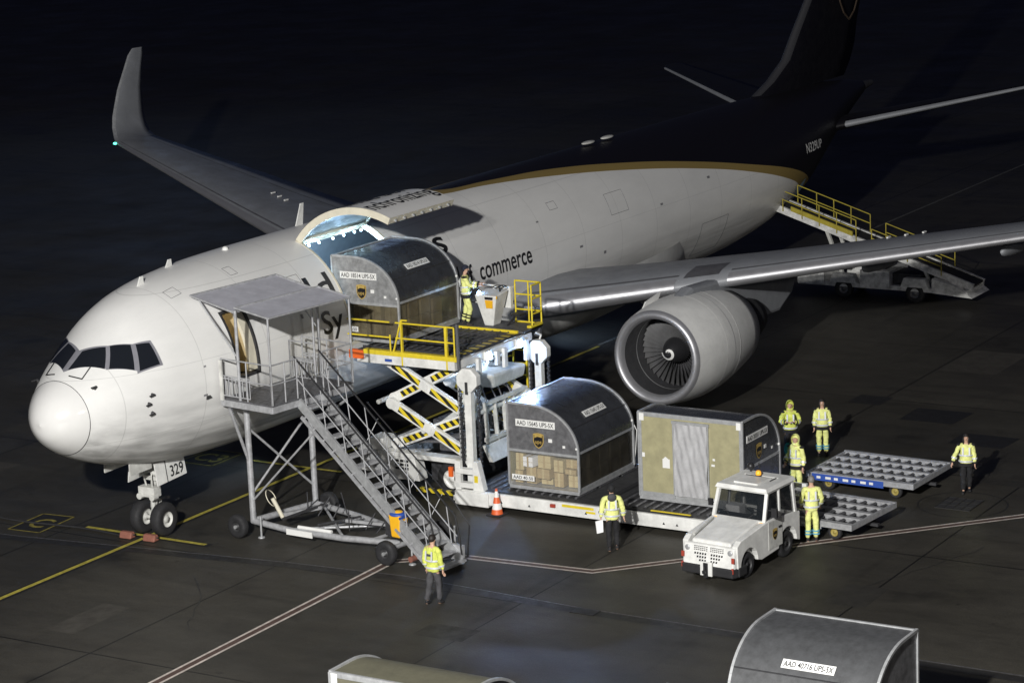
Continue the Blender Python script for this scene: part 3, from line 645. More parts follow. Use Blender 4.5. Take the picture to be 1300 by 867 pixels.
def wing(sg):
    up = lambda a, c: (sg*a, c)
    S_ = [(19.3, sg*1.6, 3.28, 11.3, .125, up(0, 1), .035), (LEx(2.5), sg*2.5, LEz(2.5), 10.2, .125, up(0, 1), .035), (LEx(5), sg*5, LEz(5), 8.6, .12, up(-.05, 1), .03), (LEx(8.1), sg*8.1, LEz(8.1), 7.1, .115, up(-.08, 1), .02),
          (LEx(13), sg*13, LEz(13), 5.35, .11, up(-.1, 1), .01), (LEx(18.5), sg*18.5, LEz(18.5), 3.75, .105, up(-.1, 1), 0), (LEx(23.3), sg*23.3, LEz(23.3), 2.45, .10, up(-.12, 1), 0)]
    b = loft_wing(S_); wg = b.build('wing', 'wing', AP)
    W_ = [S_[-1], (32.55, sg*23.9, 6.22, 2.3, .09, up(-.35, .93), 0), (32.9, sg*24.25, 6.55, 2.15, .08, up(-.75, .66), 0), (33.2, sg*24.45, 7.0, 1.98, .08, up(-.93, .37), 0), (33.85, sg*24.65, 8.0, 1.55, .08, up(-.97, .24), 0), (34.95, sg*24.88, 9.3, 1.0, .08, up(-.98, .2), 0), (35.3, sg*24.92, 9.55, .7, .08, up(-.98, .2), 0)]
    b = loft_wing(W_); b.build('winglet', 'wing', wg)
    le_strip(W_, 'le', 0, .07, .006, 'alu', 'winglet_edge', wg, [(0, .1, 5, .9)])
    le_strip(S_, 'le', 0, .03, .012, 'chrome', 'leading_edge', wg, [(1, .1, 2, .62), (3, .06, 5, .96)])
    le_strip(S_, 'up', .05, .062, .008, 'wingd', 'slat_gap', wg, [(1, .1, 2, .62), (3, .06, 5, .96)])
    le_strip(S_, 'up', .03, .16, .010, 'wingd', 'walkway_panel', wg, [(2, .68, 2, .999)])
    le_strip(S_, 'up', .70, .71, .008, 'dark', 'flap_line', wg, [(1, .1, 5, .9)])
    for y in (6.3, 11.2, 15.4):   # flap track fairings under the trailing edge
        z = LEz(y)-.55; x = LEx(y)+{6.3: 6.3, 11.2: 4.4, 15.4: 3.4}[y]
        b = MB(); b.ball((x, sg*y, z), (1.9, .22, .3), 12, 8); b.build('flap_track_fairing', 'wing', wg)
    b = MB(); b.ball((LEx(23.3)-.02, sg*23.35, LEz(23.3)), (.06, .09, .05), 8, 6); b.build('navigation_light', 'lampg' if sg > 0 else 'red', wg)
    for k in range(3):
        b = MB(); b.cb((LEx(12+k*.5)+2.4, sg*(12+k*.5), LEz(12+k*.5)+.385), (.22, .06, .05)); b.build('vortex_tab', 'label', wg)
    return wg
wing(1); WP = wing(-1)
# wing body fairing
b = MB(); vs = []; nx, nt = 24, 20
for i in range(nx+1):
    u = i/nx; x = 17.2+u*17.3; k = max(0.0, sin(pi*min(1, max(0, u))))**.45
    for j in range(nt+1):
        a = -pi*j/nt; hw = 1.0+1.95*k; zz = 3.6-(1.2+.95*k)*(-sin(a))**.75 if 0 < j < nt else 3.6
        vs.append((x, cos(a)*hw, zz+.0))
b.add(vs, [(i*(nt+1)+j, (i+1)*(nt+1)+j, (i+1)*(nt+1)+j+1, i*(nt+1)+j+1) for i in range(nx) for j in range(nt)], True)
b.build('wing_body_fairing', 'nac', AP, fix=False)

# ------------------------------------------------------------------ tail
def tailplane(sg):
    up = (0, 1)
    S_ = [(46.4, sg*.2, 5.3, 5.9, .1, up, 0), (47.75, sg*1.5, 5.55, 5.0, .1, (-sg*.15, .98), 0), (52.83, sg*9.3, 7.06, 1.95, .09, (-sg*.15, .98), 0), (53.3, sg*9.45, 7.1, 1.3, .05, (-sg*.15, .98), 0)]
    o = loft_wing(S_).build('tailplane', 'brownp', AP); le_strip(S_, 'le', 0, .025, .008, 'wing', 'leading_edge', o, [(1, .02, 1, .99)])
tailplane(1); tailplane(-1)
K['finedge'] = mat('dull_fin_edge', (.05, .05, .055), .5)
fs_ = [(42.3, .0, 7.15, 9.2, .06, (1, 0), 0), (44.1, 0, 7.7, 8.0, .075, (1, 0), 0), (45.6, 0, 8.4, 7.0, .09, (1, 0), 0), (46.6, 0, 9.4, 6.3, .095, (1, 0), 0), (48.2, 0, 10.9, 5.4, .1, (1, 0), 0), (53.1, 0, 15.7, 2.6, .09, (1, 0), 0)]
fin = loft_wing(fs_).build('tail_fin', 'brownp', AP); le_strip(fs_, 'le', 0, .045, .008, 'finedge', 'leading_edge', fin, [(0, .3, 4, .98)])
# shield outline emblem on the fin
def shield(b, w, h, n=8):
    """closed outline points of a shield, origin centre top"""
    P = [(-w/2, 0)]+[(-w/2+w*k/n, .08*h*sin(pi*k/n)) for k in range(1, n)]+[(w/2, 0), (w/2, -h*.5), (w*.42, -h*.7), (w*.25, -h*.88), (0, -h), (-w*.25, -h*.88), (-w*.42, -h*.7), (-w/2, -h*.5)]
    return P
P = shield(None, 2.1, 2.7); b = MB(); O = Vector((51.3, -.36, 12.2))
for (a, c), (d, e) in zip(P, P[1:]+P[:1]): b.bar(O+Vector((a, 0, c)), O+Vector((d, 0, e)), .05, .05)
K['dimgold'] = mat('faded_bronze_emblem', (.07, .05, .035), .5)
b.build('shield_emblem', 'dimgold', fin)
b = MB(); b.tube((53.0, 0, 6.43), (54.3, 0, 6.5), .22, .12, 14); b.build('exhaust_cone', 'dark', AP)

# ------------------------------------------------------------------ engines
def TX(x, y, z): # local Z axis -> +x
    return Matrix(((0, 0, 1, x), (0, 1, 0, y), (-1, 0, 0, z), (0, 0, 0, 1)))
def engine(y):
    x0, zc = 19.58, 2.47; T = TX(x0, y, zc)
    prof = [(1.475, .16), (1.52, .4), (1.60, 1.0), (1.64, 1.7), (1.62, 2.4), (1.52, 3.3), (1.38, 4.1), (1.27, 4.7), (1.22, 4.7), (1.2, 4.2)]
    b = MB(); b.lathe(prof, 64, T)
    e = b.build('engine', 'nac', AP)
    b = MB(); b.lathe([(1.478, .17), (1.44, .06), (1.385, .01), (1.33, 0), (1.27, .03), (1.21, .12), (1.18, .26)], 64, T); b.build('inlet_lip', 'chrome', e)
    b = MB(); b.lathe([(1.18, .255), (1.165, .5), (1.18, .9), (1.19, 1.6), (1.19, 1.9)], 64, T); b.lathe([(1.19, 1.9), (.3, 1.92), (.0, 1.9)], 40, T); b.build('inlet_duct', 'duct', e, fix=False)
    b = MB(); b.lathe([(1.171, .98), (1.168, 1.0), (1.171, 1.02)], 48, T); b.lathe([(1.6505, 2.2), (1.6505, 2.215)], 64, T); b.build('duct_ring', 'alu', e)
    b = MB()
    for k in range(38):
        a = 2*pi*k/38; vs = []
        for r, tw, c in ((.34, .5, .26), (.6, .75, .30), (.9, 1.0, .32), (1.165, 1.15, .33)):
            for s in (-1, 1):
                aa = a+s*sin(tw)*c*.5/r*.62; vs.append(T @ Vector((r*cos(aa), r*sin(aa), 1.45+s*cos(tw)*c*.5)))
        b.add(vs, [(0, 1, 3, 2), (2, 3, 5, 4), (4, 5, 7, 6)], True)
    b.build('fan_blades', 'blade', e, fix=False)
    b = MB(); b.lathe([(.0, .80), (.07, .82), (.18, .91), (.30, 1.08), (.38, 1.28), (.42, 1.5)], 32, T); sp = b.build('spinner', 'blackp', e)
    b = MB(); pts = []
    for k in range(26):
        u = k/25; a = 2.3+u*5.4; r = .035+.25*u; h = .81+.26*(r/.30)**1.25-.04
        pts.append((a, r, h))
    vs = []
    for a, r, h in pts:
        for d in (-.035, .035): vs.append(T @ Vector(((r+d)*cos(a), (r+d)*sin(a), h-.012+d*.8)))
    b.add(vs, [(2*k, 2*k+1, 2*k+3, 2*k+2) for k in range(25)], True); b.build('spinner_spiral', 'label', e, fix=False)
    b = MB(); b.lathe([(1.2, 4.25), (.8, 4.2), (.86, 5.0), (.78, 6.0), (.62, 6.6), (.58, 6.6)], 40, T); b.lathe([(.5, 6.0), (.4, 6.6), (.2, 7.1), (.03, 7.4)], 24, T); b.build('exhaust_nozzle', 'dark', e)
    b = MB()
    for rr_, h in ((1.641, 1.7), (1.60, 2.65)):
        b.lathe([(rr_+.004, h), (rr_+.008, h+.01), (rr_+.004, h+.02)], 64, T)
    b.build('cowl_seam', 'label', e)
    # pylon
    b = MB(); zt = LEz(7.92)
    side = [(20.9, 4.02), (21.8, 4.28), (23.4, zt+.12), (25.5, zt+.2), (29.6, zt-.25), (29.0, 2.75), (28.0, 2.3), (26.2, 2.35), (24.6, 3.2), (22.0, 3.6)]
    b.prism(side, y-.23, y+.23); pl = b.build('pylon', 'wing', AP, bevel=.12)
    b = MB(); sg = 1 if y > 0 else -1
    T2 = Matrix.Rotation(R(0), 4, 'X'); b.prism([(20.25, 3.68), (21.4, 3.9), (21.6, 4.12), (20.6, 3.98)], y-sg*.82-.02, y-sg*.82+.02); b.build('nacelle_strake', 'label', e)
    return e
engine(-7.92); engine(7.92)

# ------------------------------------------------------------------ landing gear
def wheel_at(b, c, r, w, axis=(0, 1, 0), hub=.5, n=28):
    """tyre then hub; uses material 0 = rubber, 1 = hub"""
    T = Vector(axis).to_track_quat('Z', 'X').to_matrix().to_4x4(); T.translation = Vector(c)
    h = w/2
    b.m = 0; b.lathe([(r*hub, -h*.8), (r*.72, -h), (r*.92, -h*.85), (r, -h*.45), (r, h*.45), (r*.92, h*.85), (r*.72, h), (r*hub, h*.8)], n, T)
    b.lathe([(r*1.002, -.02), (r*1.002, .02)], n, T)
    b.m = 1; b.lathe([(r*hub, -h*.8), (r*hub*.9, -h*.35), (r*.2, -h*.4), (r*.18, -h*.75), (0, -h*.75)], n, T); b.lathe([(r*hub, h*.8), (r*hub*.9, h*.35), (r*.2, h*.4), (r*.18, h*.75), (0, h*.75)], n, T)
    b.m = 0
ng = MB(); ng.tube((5.3, 0, 2.3), (5.12, 0, .75), .10, n=14); ng.tube((5.12, 0, 1.0), (5.07, 0, .42), .07, n=12); ng.tube((5.07, -.38, .47), (5.07, .38, .47), .06)
ng.bar((5.25, 0, 1.75), (6.2, .0, 2.15), .08); ng.bar((5.1, 0, 1.1), (5.42, 0, .86), .06); ng.bar((5.42, 0, .86), (5.12, 0, .55), .05)
ng.cb((4.98, 0, 1.25), (.3, .55, .28)); ng.tube((4.78, -.22, 1.12), (4.98, -.22, 1.12), .09, n=12); ng.tube((4.78, .22, 1.12), (4.98, .22, 1.12), .09, n=12)
ng.bar((5.1, -.25, 1.6), (5.1, .25, 1.6), .12); ng.path([(5.0, .12, 2.2), (4.9, .15, 1.8), (4.98, .1, 1.4)], .025); ng.path([(5.0, -.14, 2.1), (4.88, -.18, 1.7), (5.0, -.1, 1.0), (5.05, -.12, .6)], .02)
ng.tube((4.95, -.3, 1.75), (4.95, -.1, 1.85), .07); ng.cb((5.15, -.16, 1.95), (.3, .14, .2))
NG = ng.build('nose_gear', 'white_dirty', AP)
for s in (-1, 1):
    b = MB(); wheel_at(b, (5.07, s*.36, .47), .47, .34, hub=.46); b.build('wheel', ['black', 'white_dirty'], NG)
    b = MB(); b.hexa([(4.72, s*.50, 1.50), (5.98, s*.50, 1.56), (5.98, s*.53, 1.56), (4.72, s*.53, 1.50)], [(4.72, s*.42, 2.12), (5.98, s*.42, 2.06), (5.98, s*.45, 2.06), (4.72, s*.45, 2.12)])
    d = b.build('nose_gear_door', 'white', NG)
    if s < 0:
        plate_text(d, '329', (5.30, -.520, 1.63), (1, 0, .02), (0, .13, 1), .56, .3, n_off=.012)
        b = MB(); b.hexa([(5.14, -.535, 1.52), (5.17, -.535, 1.52), (5.17, -.5, 1.52), (5.14, -.5, 1.52)], [(5.14, -.457, 2.1), (5.17, -.457, 2.1), (5.17, -.42, 2.1), (5.14, -.42, 2.1)]); b.build('door_seam', 'letter', d)
for y in (.42, -.46):
    b = MB(); b.box((3.7, y, 2.04), (4.6, y+.04, 2.45)); b.build('forward_gear_door', 'white_dirty', AP)
for sg in (-1, 1):
    b = MB(); b.tube((27.9, sg*4.65, 3.6), (27.9, sg*4.65, .6), .17, n=14); b.bar((27.2, sg*4.65, .62), (28.6, sg*4.65, .62), .2); b.bar((27.9, sg*4.6, 1.4), (27.6, sg*2.2, 2.9), .14); b.bar((27.9, sg*4.9, 1.3), (27.9, sg*5.2, 3.5), .05, 1.1)
    G = b.build('main_gear', 'white_dirty', AP)
    for x in (27.2, 28.6):
        for s in (-.57, .57):
            b = MB(); wheel_at(b, (x, sg*4.65+s, .585), .585, .42, hub=.46); b.build('wheel', ['black', 'white_dirty'], G)
# wheel chocks at the nose wheels
for x, y, l in ((4.42, .43, 'dull red chock at the nose wheel on the far side of the yellow line'), (4.46, -.36, 'dull red chock at the nose wheel on the near side of the yellow line')):
    c = thing('wheel_chock', l, 'wheel chock', (x, y, 0), R(2), 'chocks at the nose wheels')
    b = MB(); b.prism([(-.13, .018), (.13, .018), (.07, .2), (-.07, .2)], -.2, .2); b.build('block', 'chock', c, bevel=.03)
    b = MB(); b.tube((0, -.25, .12), (0, .25, .12), .02); b.build('rod', 'dark', c)
b = MB(); pts = [(4.4, .6, .03)]+[(4.5+.1*sin(k), .9+k*.75, .03) for k in range(12)]; b.path(pts, .03, 6)
tag(b.build('ground_cable', 'black'), 'black cable trailing across the apron away from the nose wheels', 'cable')
# ------------------------------------------------------------------ passenger style steps at the crew door
ST_ = thing('mobile_stairs', 'grey galvanised mobile stairs with roofed landing at the forward crew door', 'mobile stairs', (7.05, -2.4, 0), R(-8))
def sv(x, y, z): return (x, -y, z)      # local: x across, y outward
PZ = 4.0
b = MB()
b.box((-1.62, -.25, PZ-.05), (1.5, -2.1, PZ))
f = b.build('landing_floor', 'darkg', ST_)
b = MB()
for p, q in (((-1.62, .2), (1.5, .2)), ((-1.62, 2.1), (-.66, 2.1)), ((.35, 2.1), (1.5, 2.1)), ((-1.62, .2), (-1.62, 2.1)), ((1.5, .2), (1.5, 2.1)), ((0, .2), (0, 2.05))):
    b.bar(sv(*p, PZ-.13), sv(*q, PZ-.13), .06, .17)
b.bar(sv(-.66, 2.08, PZ-.16), sv(.35, 2.08, PZ-.16), .05, .16)
b.build('landing_frame', 'galv', ST_)
def rail(pts, zs=(1.08, .55), r=.022, gate=None, base=PZ, name='guard_rail', m='galv', posts=True):
    b = MB()
    for z in zs:
        b.path([sv(x, y, base+z) for x, y in pts], r, 7)
    if posts:
        for x, y in pts: b.tube(sv(x, y, base), sv(x, y, base+max(zs)), r, n=7)
    if gate:
        for (x, y), (x2, y2) in gate:
            n = max(3, int(math.hypot(x2-x, y2-y)/.12))
            b.tube(sv(x, y, base+.08), sv(x2, y2, base+.08), r*.9, n=6); b.tube(sv(x, y, base+.62), sv(x2, y2, base+.62), r*.9, n=6)
            for k in range(n+1):
                u = k/n; b.tube(sv(x+(x2-x)*u, y+(y2-y)*u, base+.08), sv(x+(x2-x)*u, y+(y2-y)*u, base+.62), r*.75, n=5)
    return b.build(name, m, ST_)
rail([(-1.62, .25), (-1.62, 1.2), (-1.62, 2.1)], gate=[((-1.62, .25), (-1.62, 1.3))])
rail([(-1.62, 2.1), (-1.1, 2.1), (-.64, 2.1)])
rail([(1.5, .25), (1.5, 1.2), (1.5, 2.1)], gate=[((1.5, .25), (1.5, 1.2))])
rail([(.36, 2.1), (.95, 2.1), (1.5, 2.1)])
rail([(.95, .3), (.95, 1.25)], gate=[((.95, .3), (.95, 1.25))])
b = MB(); b.cb(sv(-1.67, .28, PZ+.5), (.05, .1, 1.1)); b.build('rubber_bumper', 'white_dirty', ST_)
# canopy: two tarps on tube frames
b = MB()
def quadslab(b, P, t=.03):
    b.hexa([Vector(p)-Vector((0, 0, t)) for p in P], P)
quadslab(b, [sv(-1.62, .85, 6.40), sv(1.62, .85, 6.40), sv(1.62, -.72, 6.68), sv(-1.62, -.72, 6.68)][::1])
b.build('rear_canopy', 'tarp', ST_)
b = MB(); quadslab(b, [sv(-1.6, 2.12, 6.36), sv(1.55, 2.12, 6.36), sv(1.55, .9, 6.52), sv(-1.6, .9, 6.52)]); b.build('front_canopy', 'tarp', ST_)
b = MB()
fr_ = [(sv(-1.64, .85, 6.42), sv(1.64, .85, 6.42)), (sv(-1.64, -.74, 6.7), sv(1.64, -.74, 6.7)), (sv(-1.64, .85, 6.42), sv(-1.64, -.74, 6.7)), (sv(1.64, .85, 6.42), sv(1.64, -.74, 6.7)), (sv(-1.62, 2.14, 6.36), sv(1.57, 2.14, 6.36)), (sv(-1.62, 2.14, 6.36), sv(-1.62, .9, 6.53)), (sv(1.57, 2.14, 6.36), sv(1.57, .9, 6.53)), (sv(-1.62, .93, 6.53), sv(1.6, .93, 6.53))]
for p, q in fr_: b.tube(p, q, .03, n=8)
for x in (-1.0, -.3, .4, 1.1): b.tube(sv(x, .9, 6.46), sv(x, .78, 6.5), .02, n=6)
b.build('canopy_frame', 'galv', ST_)
for x, y, zt, r in ((-1.6, 2.1, 6.36, .03), (-1.6, .9, 6.45, .045), (1.52, 2.1, 6.36, .03), (1.52, .9, 6.45, .04), (.95, 1.25, 6.42, .03)):
    b = MB(); b.tube(sv(x, y, PZ), sv(x, y, zt), r, n=8); b.build('canopy_post', 'galv', ST_)
b = MB(); b.tube(sv(-1.6, .85, 5.2), sv(-1.6, -.45, 6.6), .022); b.tube(sv(1.52, .85, 5.4), sv(1.52, -.3, 6.58), .022); b.build('canopy_brace', 'galv', ST_)
# flight
Z1, Z0, Y1, Y0 = PZ, .12, 2.1, 7.0
def fl(x, u, dz=0., dy=0.): return sv(x-.22*u, Y1+(Y0-Y1)*u+dy, Z1+(Z0-Z1)*u+dz)
for x in (-.62, .30):
    b = MB(); b.bar(fl(x, 0, -.1), fl(x, 1, -.02), .07, .26); b.build('stringer', 'alu', ST_)
b = MB(); n = 17
for k in range(1, n+1):
    u = k/n; p = fl(0, u); b.box((p[0]-.58, p[1]-.13, p[2]-.02), (p[0]+.26, p[1]+.13, p[2]+.02))
    b.box((p[0]-.58, p[1]-.14, p[2]-.035), (p[0]+.26, p[1]-.125, p[2]+.025))
b.build('treads', 'galv', ST_)
b = MB(); b.bar(fl(-.65, .02, -.42), fl(-.65, .93, -.28), .05, .09); b.bar(fl(.33, .02, -.42), fl(.33, .93, -.28), .05, .09)
for k in range(14):
    u = .04+.068*k; b.bar(fl(-.65, u, -.38), fl(-.65, u+.035, -.12), .02, .05)
b.build('under_truss', 'galv', ST_)
for x, m in ((-.62, 'blackp'), (.32, 'blackp')):
    b = MB(); b.path([fl(x, -.02, 1.05), fl(x, .96, 1.02), fl(x, .99, .5), fl(x, 1.0, .05)], .026, 8); b.build('handrail', m, ST_)
    b = MB(); b.tube(fl(x, 0, .52), fl(x, .97, .5), .018, n=6)
    for k in range(7):
        u = .06+.145*k; b.tube(fl(x, u, .02), fl(x, u-.03, 1.03, 0), .016, n=6)
    b.build('baluster', 'galv', ST_)
# outer rail hung beside the flight
b = MB(); b.path([sv(.75, 3.3, 3.75), sv(.52, 6.5, 1.45), sv(.5, 6.95, .95), sv(.5, 6.85, .1)], .02, 7); b.build('outer_handrail', 'blackp', ST_)
b = MB()
for k in range(4):
    u = .1+k/4.2; b.tube(sv(.72-.2*u, 3.4+3.2*u, 3.6-2.4*u), sv(.34-.2*u, 3.2+3.2*u, 2.9-2.4*u), .012, n=5)
b.build('outer_bracket', 'galv', ST_)
# tower legs, chassis frame, wheels
for x, y in ((-.85, .32), (1.32, .6)):
    b = MB(); b.tube(sv(x, y, .35), sv(x, y, PZ-.2), .085, n=14); b.build('tower_leg', 'galv', ST_)
b = MB(); b.tube(sv(-.85, .34, 1.15), sv(1.32, .58, 3.05), .035); b.tube(sv(1.32, .58, .9), sv(-.85, .34, 3.0), .035)
b.tube(sv(-.85, .32, 2.0), sv(-1.5, .35, 3.7), .045); b.tube(sv(-.85, .4, 1.0), sv(-.5, 2.6, 3.2), .03); b.tube(sv(1.32, .6, 2.6), sv(1.1, 2.2, 3.6), .04)
b.build('cross_brace', 'galv', ST_)
b = MB()
b.path([sv(-.85, .3, .38), sv(-.78, 1.6, .3), sv(-.55, 3.4, .3), sv(-.15, 5.1, .33)], .09, 8)
b.path([sv(1.32, .6, .38), sv(1.2, 2.2, .32), sv(.85, 3.8, .32), sv(.45, 5.3, .33)], .09, 8)
for p, q, r in (((-.85, .3, .38), (1.32, .6, .38), .09), ((-.7, 2.2, .32), (1.1, 2.6, .32), .05), ((-.4, 4.2, .32), (.75, 4.3, .32), .05), ((-.78, 1.6, .32), (.9, 3.6, .32), .04), ((1.3, .9, .4), (-.5, 3.3, .35), .04), ((-.8, 5.35, .4), (1.3, 5.35, .4), .07)):
    b.tube(sv(*p), sv(*q), r, n=8)
b.bar(sv(-.3, .9, .5), sv(.8, 1.3, .5), .1); b.bar(sv(.1, 2.9, .55), sv(.6, 4.3, .5), .08)
b.build('chassis', 'galv', ST_)
b = MB(); b.tube(sv(-.72, 1.9, .42), sv(-.58, 3.0, .42), .05, n=8); b.bar(sv(-.9, 1.62, .3), sv(-.82, 2.5, .3), .03, .16); b.build('reflector_bar', 'label', ST_)
b = MB()
for k in range(7):
    a = k*.7; b.tube(sv(.1+.25*sin(a), 1.2+.5*k, .45), sv(.5+.2*cos(a), 1.3+.5*k, .75+.15*sin(a*2)), .02, n=5)
b.path([sv(.5, 4.2, .4), sv(.55, 4.3, 1.5), sv(.4, 4.4, .9)], .015); b.cb(sv(.15, 4.6, .6), (.35, .3, .35)); b.bar(sv(-.6, 1.2, .5), sv(1.0, 1.3, .55), .06); b.bar(sv(-.5, 2.4, .5), sv(.6, 3.0, .55), .05); b.tube(sv(.6, 1.0, .4), sv(.6, 1.0, .95), .02); b.tube(sv(.9, 2.2, .4), sv(.8, 2.1, 1.05), .018); b.tube(sv(-.2, 3.3, .4), sv(-.2, 3.3, .9), .018)
b.build('hydraulic_parts', 'dark', ST_)
b = MB(); b.lathe([(.24, -.012), (.26, 0), (.24, .012)], 24, Matrix.Translation(sv(-.5, .7, 1.0)) @ Matrix.Rotation(R(60), 4, 'X') @ Matrix.Rotation(R(20), 4, 'Y')); b.tube(sv(-.5, .75, 1.0), sv(-.35, .95, .45), .06, n=8); b.build('hand_wheel', 'cream', ST_)
for x, y, r in ((-1.32, .2, .33), (1.65, .8, .33), (-1.0, 5.35, .33), (1.25, 5.35, .33)):
    b = MB(); wheel_at(b, sv(x, y, r), r, .24, (1, 0, 0), .42); b.build('wheel', ['black', 'hub'], ST_)
    b = MB(); b.tube(sv(x-.13, y, r), sv(x+.13, y, r), .05, n=10); b.build('axle_cap', 'alu', ST_)
for x, y in ((-1.0, .75), (-.62, 5.9), (1.1, 5.9)):
    b = MB(); b.tube(sv(x, y, .03), sv(x, y, .62), .03, n=8); b.lathe([(.0, 0), (.1, .0), (.1, .03), (.03, .05)], 12, Matrix.Translation(sv(x, y, 0))); b.build('stabiliser_jack', 'alu', ST_)
b = MB(); b.tube(sv(-.75, 5.95, .18), sv(-.3, 5.95, .18), .08, n=12); b.build('tow_gear', 'chock', ST_)
b = MB(); b.bar(sv(-.85, 7.07, .13), sv(.12, 7.07, .13), .12, .05); b.bar(sv(-.6, 6.5, .3), sv(.3, 6.5, .3), .07); b.cb(sv(.16, 6.8, .3), (.12, .4, .4)); b.build('foot_bar', 'galv', ST_)
# waste bin hanging on the side
wb = thing('waste_bin', 'yellow plastic waste bin with blue lid hanging on the side of the grey stairs', 'waste bin', (5.62, -7.78, .72), R(-8))
b = MB(); b.hexa([(-.15, -.15, 0), (.15, -.15, 0), (.15, .15, 0), (-.15, .15, 0)], [(-.18, -.2, .62), (.18, -.2, .62), (.18, .2, .62), (-.18, .2, .62)]); b.build('body', 'bin', wb, bevel=.04)
b = MB(); b.lathe([(.225, 0), (.235, .03), (.20, .06), (.13, .07)], 20, Matrix.Translation((0, 0, .6))); b.cb((0, -.2, .56), (.38, .03, .06)); b.m = 1; b.lathe([(.13, .07), (.1, .10), (0, .11)], 20, Matrix.Translation((0, 0, .6))); b.build('lid', ['blue', 'bin'], wb)
b = MB(); b.hexa([(-.13, -.187, .18), (.09, -.187, .18), (.09, -.17, .18), (-.13, -.17, .18)], [(-.13, -.207, .46), (.09, -.207, .46), (.09, -.19, .46), (-.13, -.19, .46)]); b.m = 1; b.lathe([(0, 0), (.07, .001), (.07, .008), (0, .009)], 16, Matrix.Translation((-.02, -.212, .38)) @ Matrix.Rotation(R(86), 4, 'X')); b.build('sticker', ['label', 'red'], wb)

# ------------------------------------------------------------------ main deck loader
LD = thing('container_loader', 'white scissor lift cargo loader with raised platform at the open cargo door', 'cargo loader', (12.9, -9, 0))
def lb(nm, b, m, **k): return b.build(nm, m, LD, world=True, **k)
DZ = 4.22
b = MB(); b.box((10.95, -6.35, DZ-.04), (15.0, -3.0, DZ)); lb('raised_deck', b, 'deck')
b = MB(); b.box((10.9, -6.3, DZ-.36), (11.05, -3.0, DZ-.1)); b.box((14.9, -6.3, DZ-.36), (15.05, -3.0, DZ-.1)); b.box((11.05, -6.42, DZ-.3), (14.9, -6.3, DZ-.08)); b.box((11.05, -3.1, DZ-.3), (14.9, -2.98, DZ-.08)); b.box((11.6, -6.3, DZ-.25), (11.75, -3.1, DZ-.05)); b.box((14.2, -6.3, DZ-.25), (14.35, -3.1, DZ-.05))
sf = lb('deck_side_beam', b, 'white')
b = MB(); b.box((10.875, -6.38, DZ-.10), (11.06, -3.25, DZ+.03)); b.box((14.85, -6.45, DZ+.004), (15.5, -6.3, DZ+.12)); b.box((14.3, -4.25, DZ+.0), (14.36, -6.3, DZ+.08)); lb('deck_edge_strip', b, 'yellow')
b = MB(); b.box((10.86, -4.2, DZ-.27), (10.895, -3.98, DZ-.2)); lb('blue_marker', b, 'blue')
b = MB(); b.box((10.86, -3.24, DZ-.26), (11.02, -2.75, DZ-.02)); lb('side_lamp_housing', b, 'orange')
b = MB(); b.box((11.1, -6.29, DZ+.002), (14.25, -6.02, DZ+.012)); o = lb('hazard_stripe', b, 'hazX')
b = MB()
for k in range(11):
    y = -6.0+k*.27
    for j in range(4): b.tube((11.2+j*.85, y, DZ+.012), (11.95+j*.85, y, DZ+.012), .03, n=8)
lb('deck_rollers', b, 'darkg')
b = MB()
for j in range(5): b.box((11.13+j*.85, -6.0, DZ+.001), (11.17+j*.85, -3.05, DZ+.07))
b.box((13.9, -4.3, DZ+.001), (14.28, -6.0, DZ+.02)); lb('guide_strips', b, 'dark')
# railings, nose side and control side
def yr(pts, zs, posts, m='yellow', r=.026, nm='guard_rail'):
    b = MB()
    for z in zs: b.path([(x, y, DZ+z) for x, y in pts], r, 7)
    for x, y, z in posts: b.tube((x, y, DZ-.12), (x, y, DZ+z), r, n=7)
    return lb(nm, b, m)
yr([(10.93, -6.3), (10.93, -4.35)], (.86, .42), [(10.93, -6.3, .86), (10.93, -6.0, .86), (10.93, -4.55, .95)])
yr([(10.93, -4.15), (10.93, -2.7)], (.86, .42), [(10.93, -4.15, .5)])
b = MB(); b.bar((10.93, -4.55, DZ+.95), (10.93, -4.25, DZ+.0), .04); b.bar((10.93, -4.55, DZ+.95), (10.93, -4.75, DZ+.95), .04); b.bar((10.93, -4.55, DZ-.36), (10.93, -4.55, DZ+.9), .07, .05); b.bar((10.93, -6.05, DZ-.36), (10.93, -6.05, DZ+.86), .07, .05); lb('rail_gate', b, 'yellow')
b = MB(); b.bar((10.93, -6.42, DZ-.3), (10.93, -6.42, DZ+.98), .07); lb('grey_post', b, 'alud')
b = MB(); b.box((14.36, -6.45, DZ+.0), (15.5, -3.9, DZ+.06)); b.box((15.4, -6.4, DZ-.3), (15.5, -3.9, DZ)); lb('control_walkway', b, 'darkg')
b = MB()
for y in (-6.42, -6.0, -5.55):
    b.tube((15.48, y, DZ), (15.48, y, DZ+1.3), .026, n=7)
for z in (1.3, .9, .45, .08): b.tube((15.48, -6.42, DZ+z), (15.48, -5.55, DZ+z), .026, n=7)
for z in (1.3, .9, .45, .08): b.tube((15.48, -6.42, DZ+z), (14.95, -6.42, DZ+z), .026, n=7)
b.tube((14.95, -6.42, DZ), (14.95, -6.42, DZ+1.3), .026, n=7)
lb('control_side_rail', b, 'yellow')
b = MB(); b.path([(15.48, -5.5, DZ+1.1), (15.48, -3.95, DZ+1.1), (15.48, -3.95, DZ)], .03, 7); b.path([(15.48, -5.5, DZ+.55), (15.48, -3.95, DZ+.55)], .025, 7); b.box((15.3, -5.5, DZ+.5), (15.42, -4.9, DZ+1.15)); lb('white_rail', b, 'white')
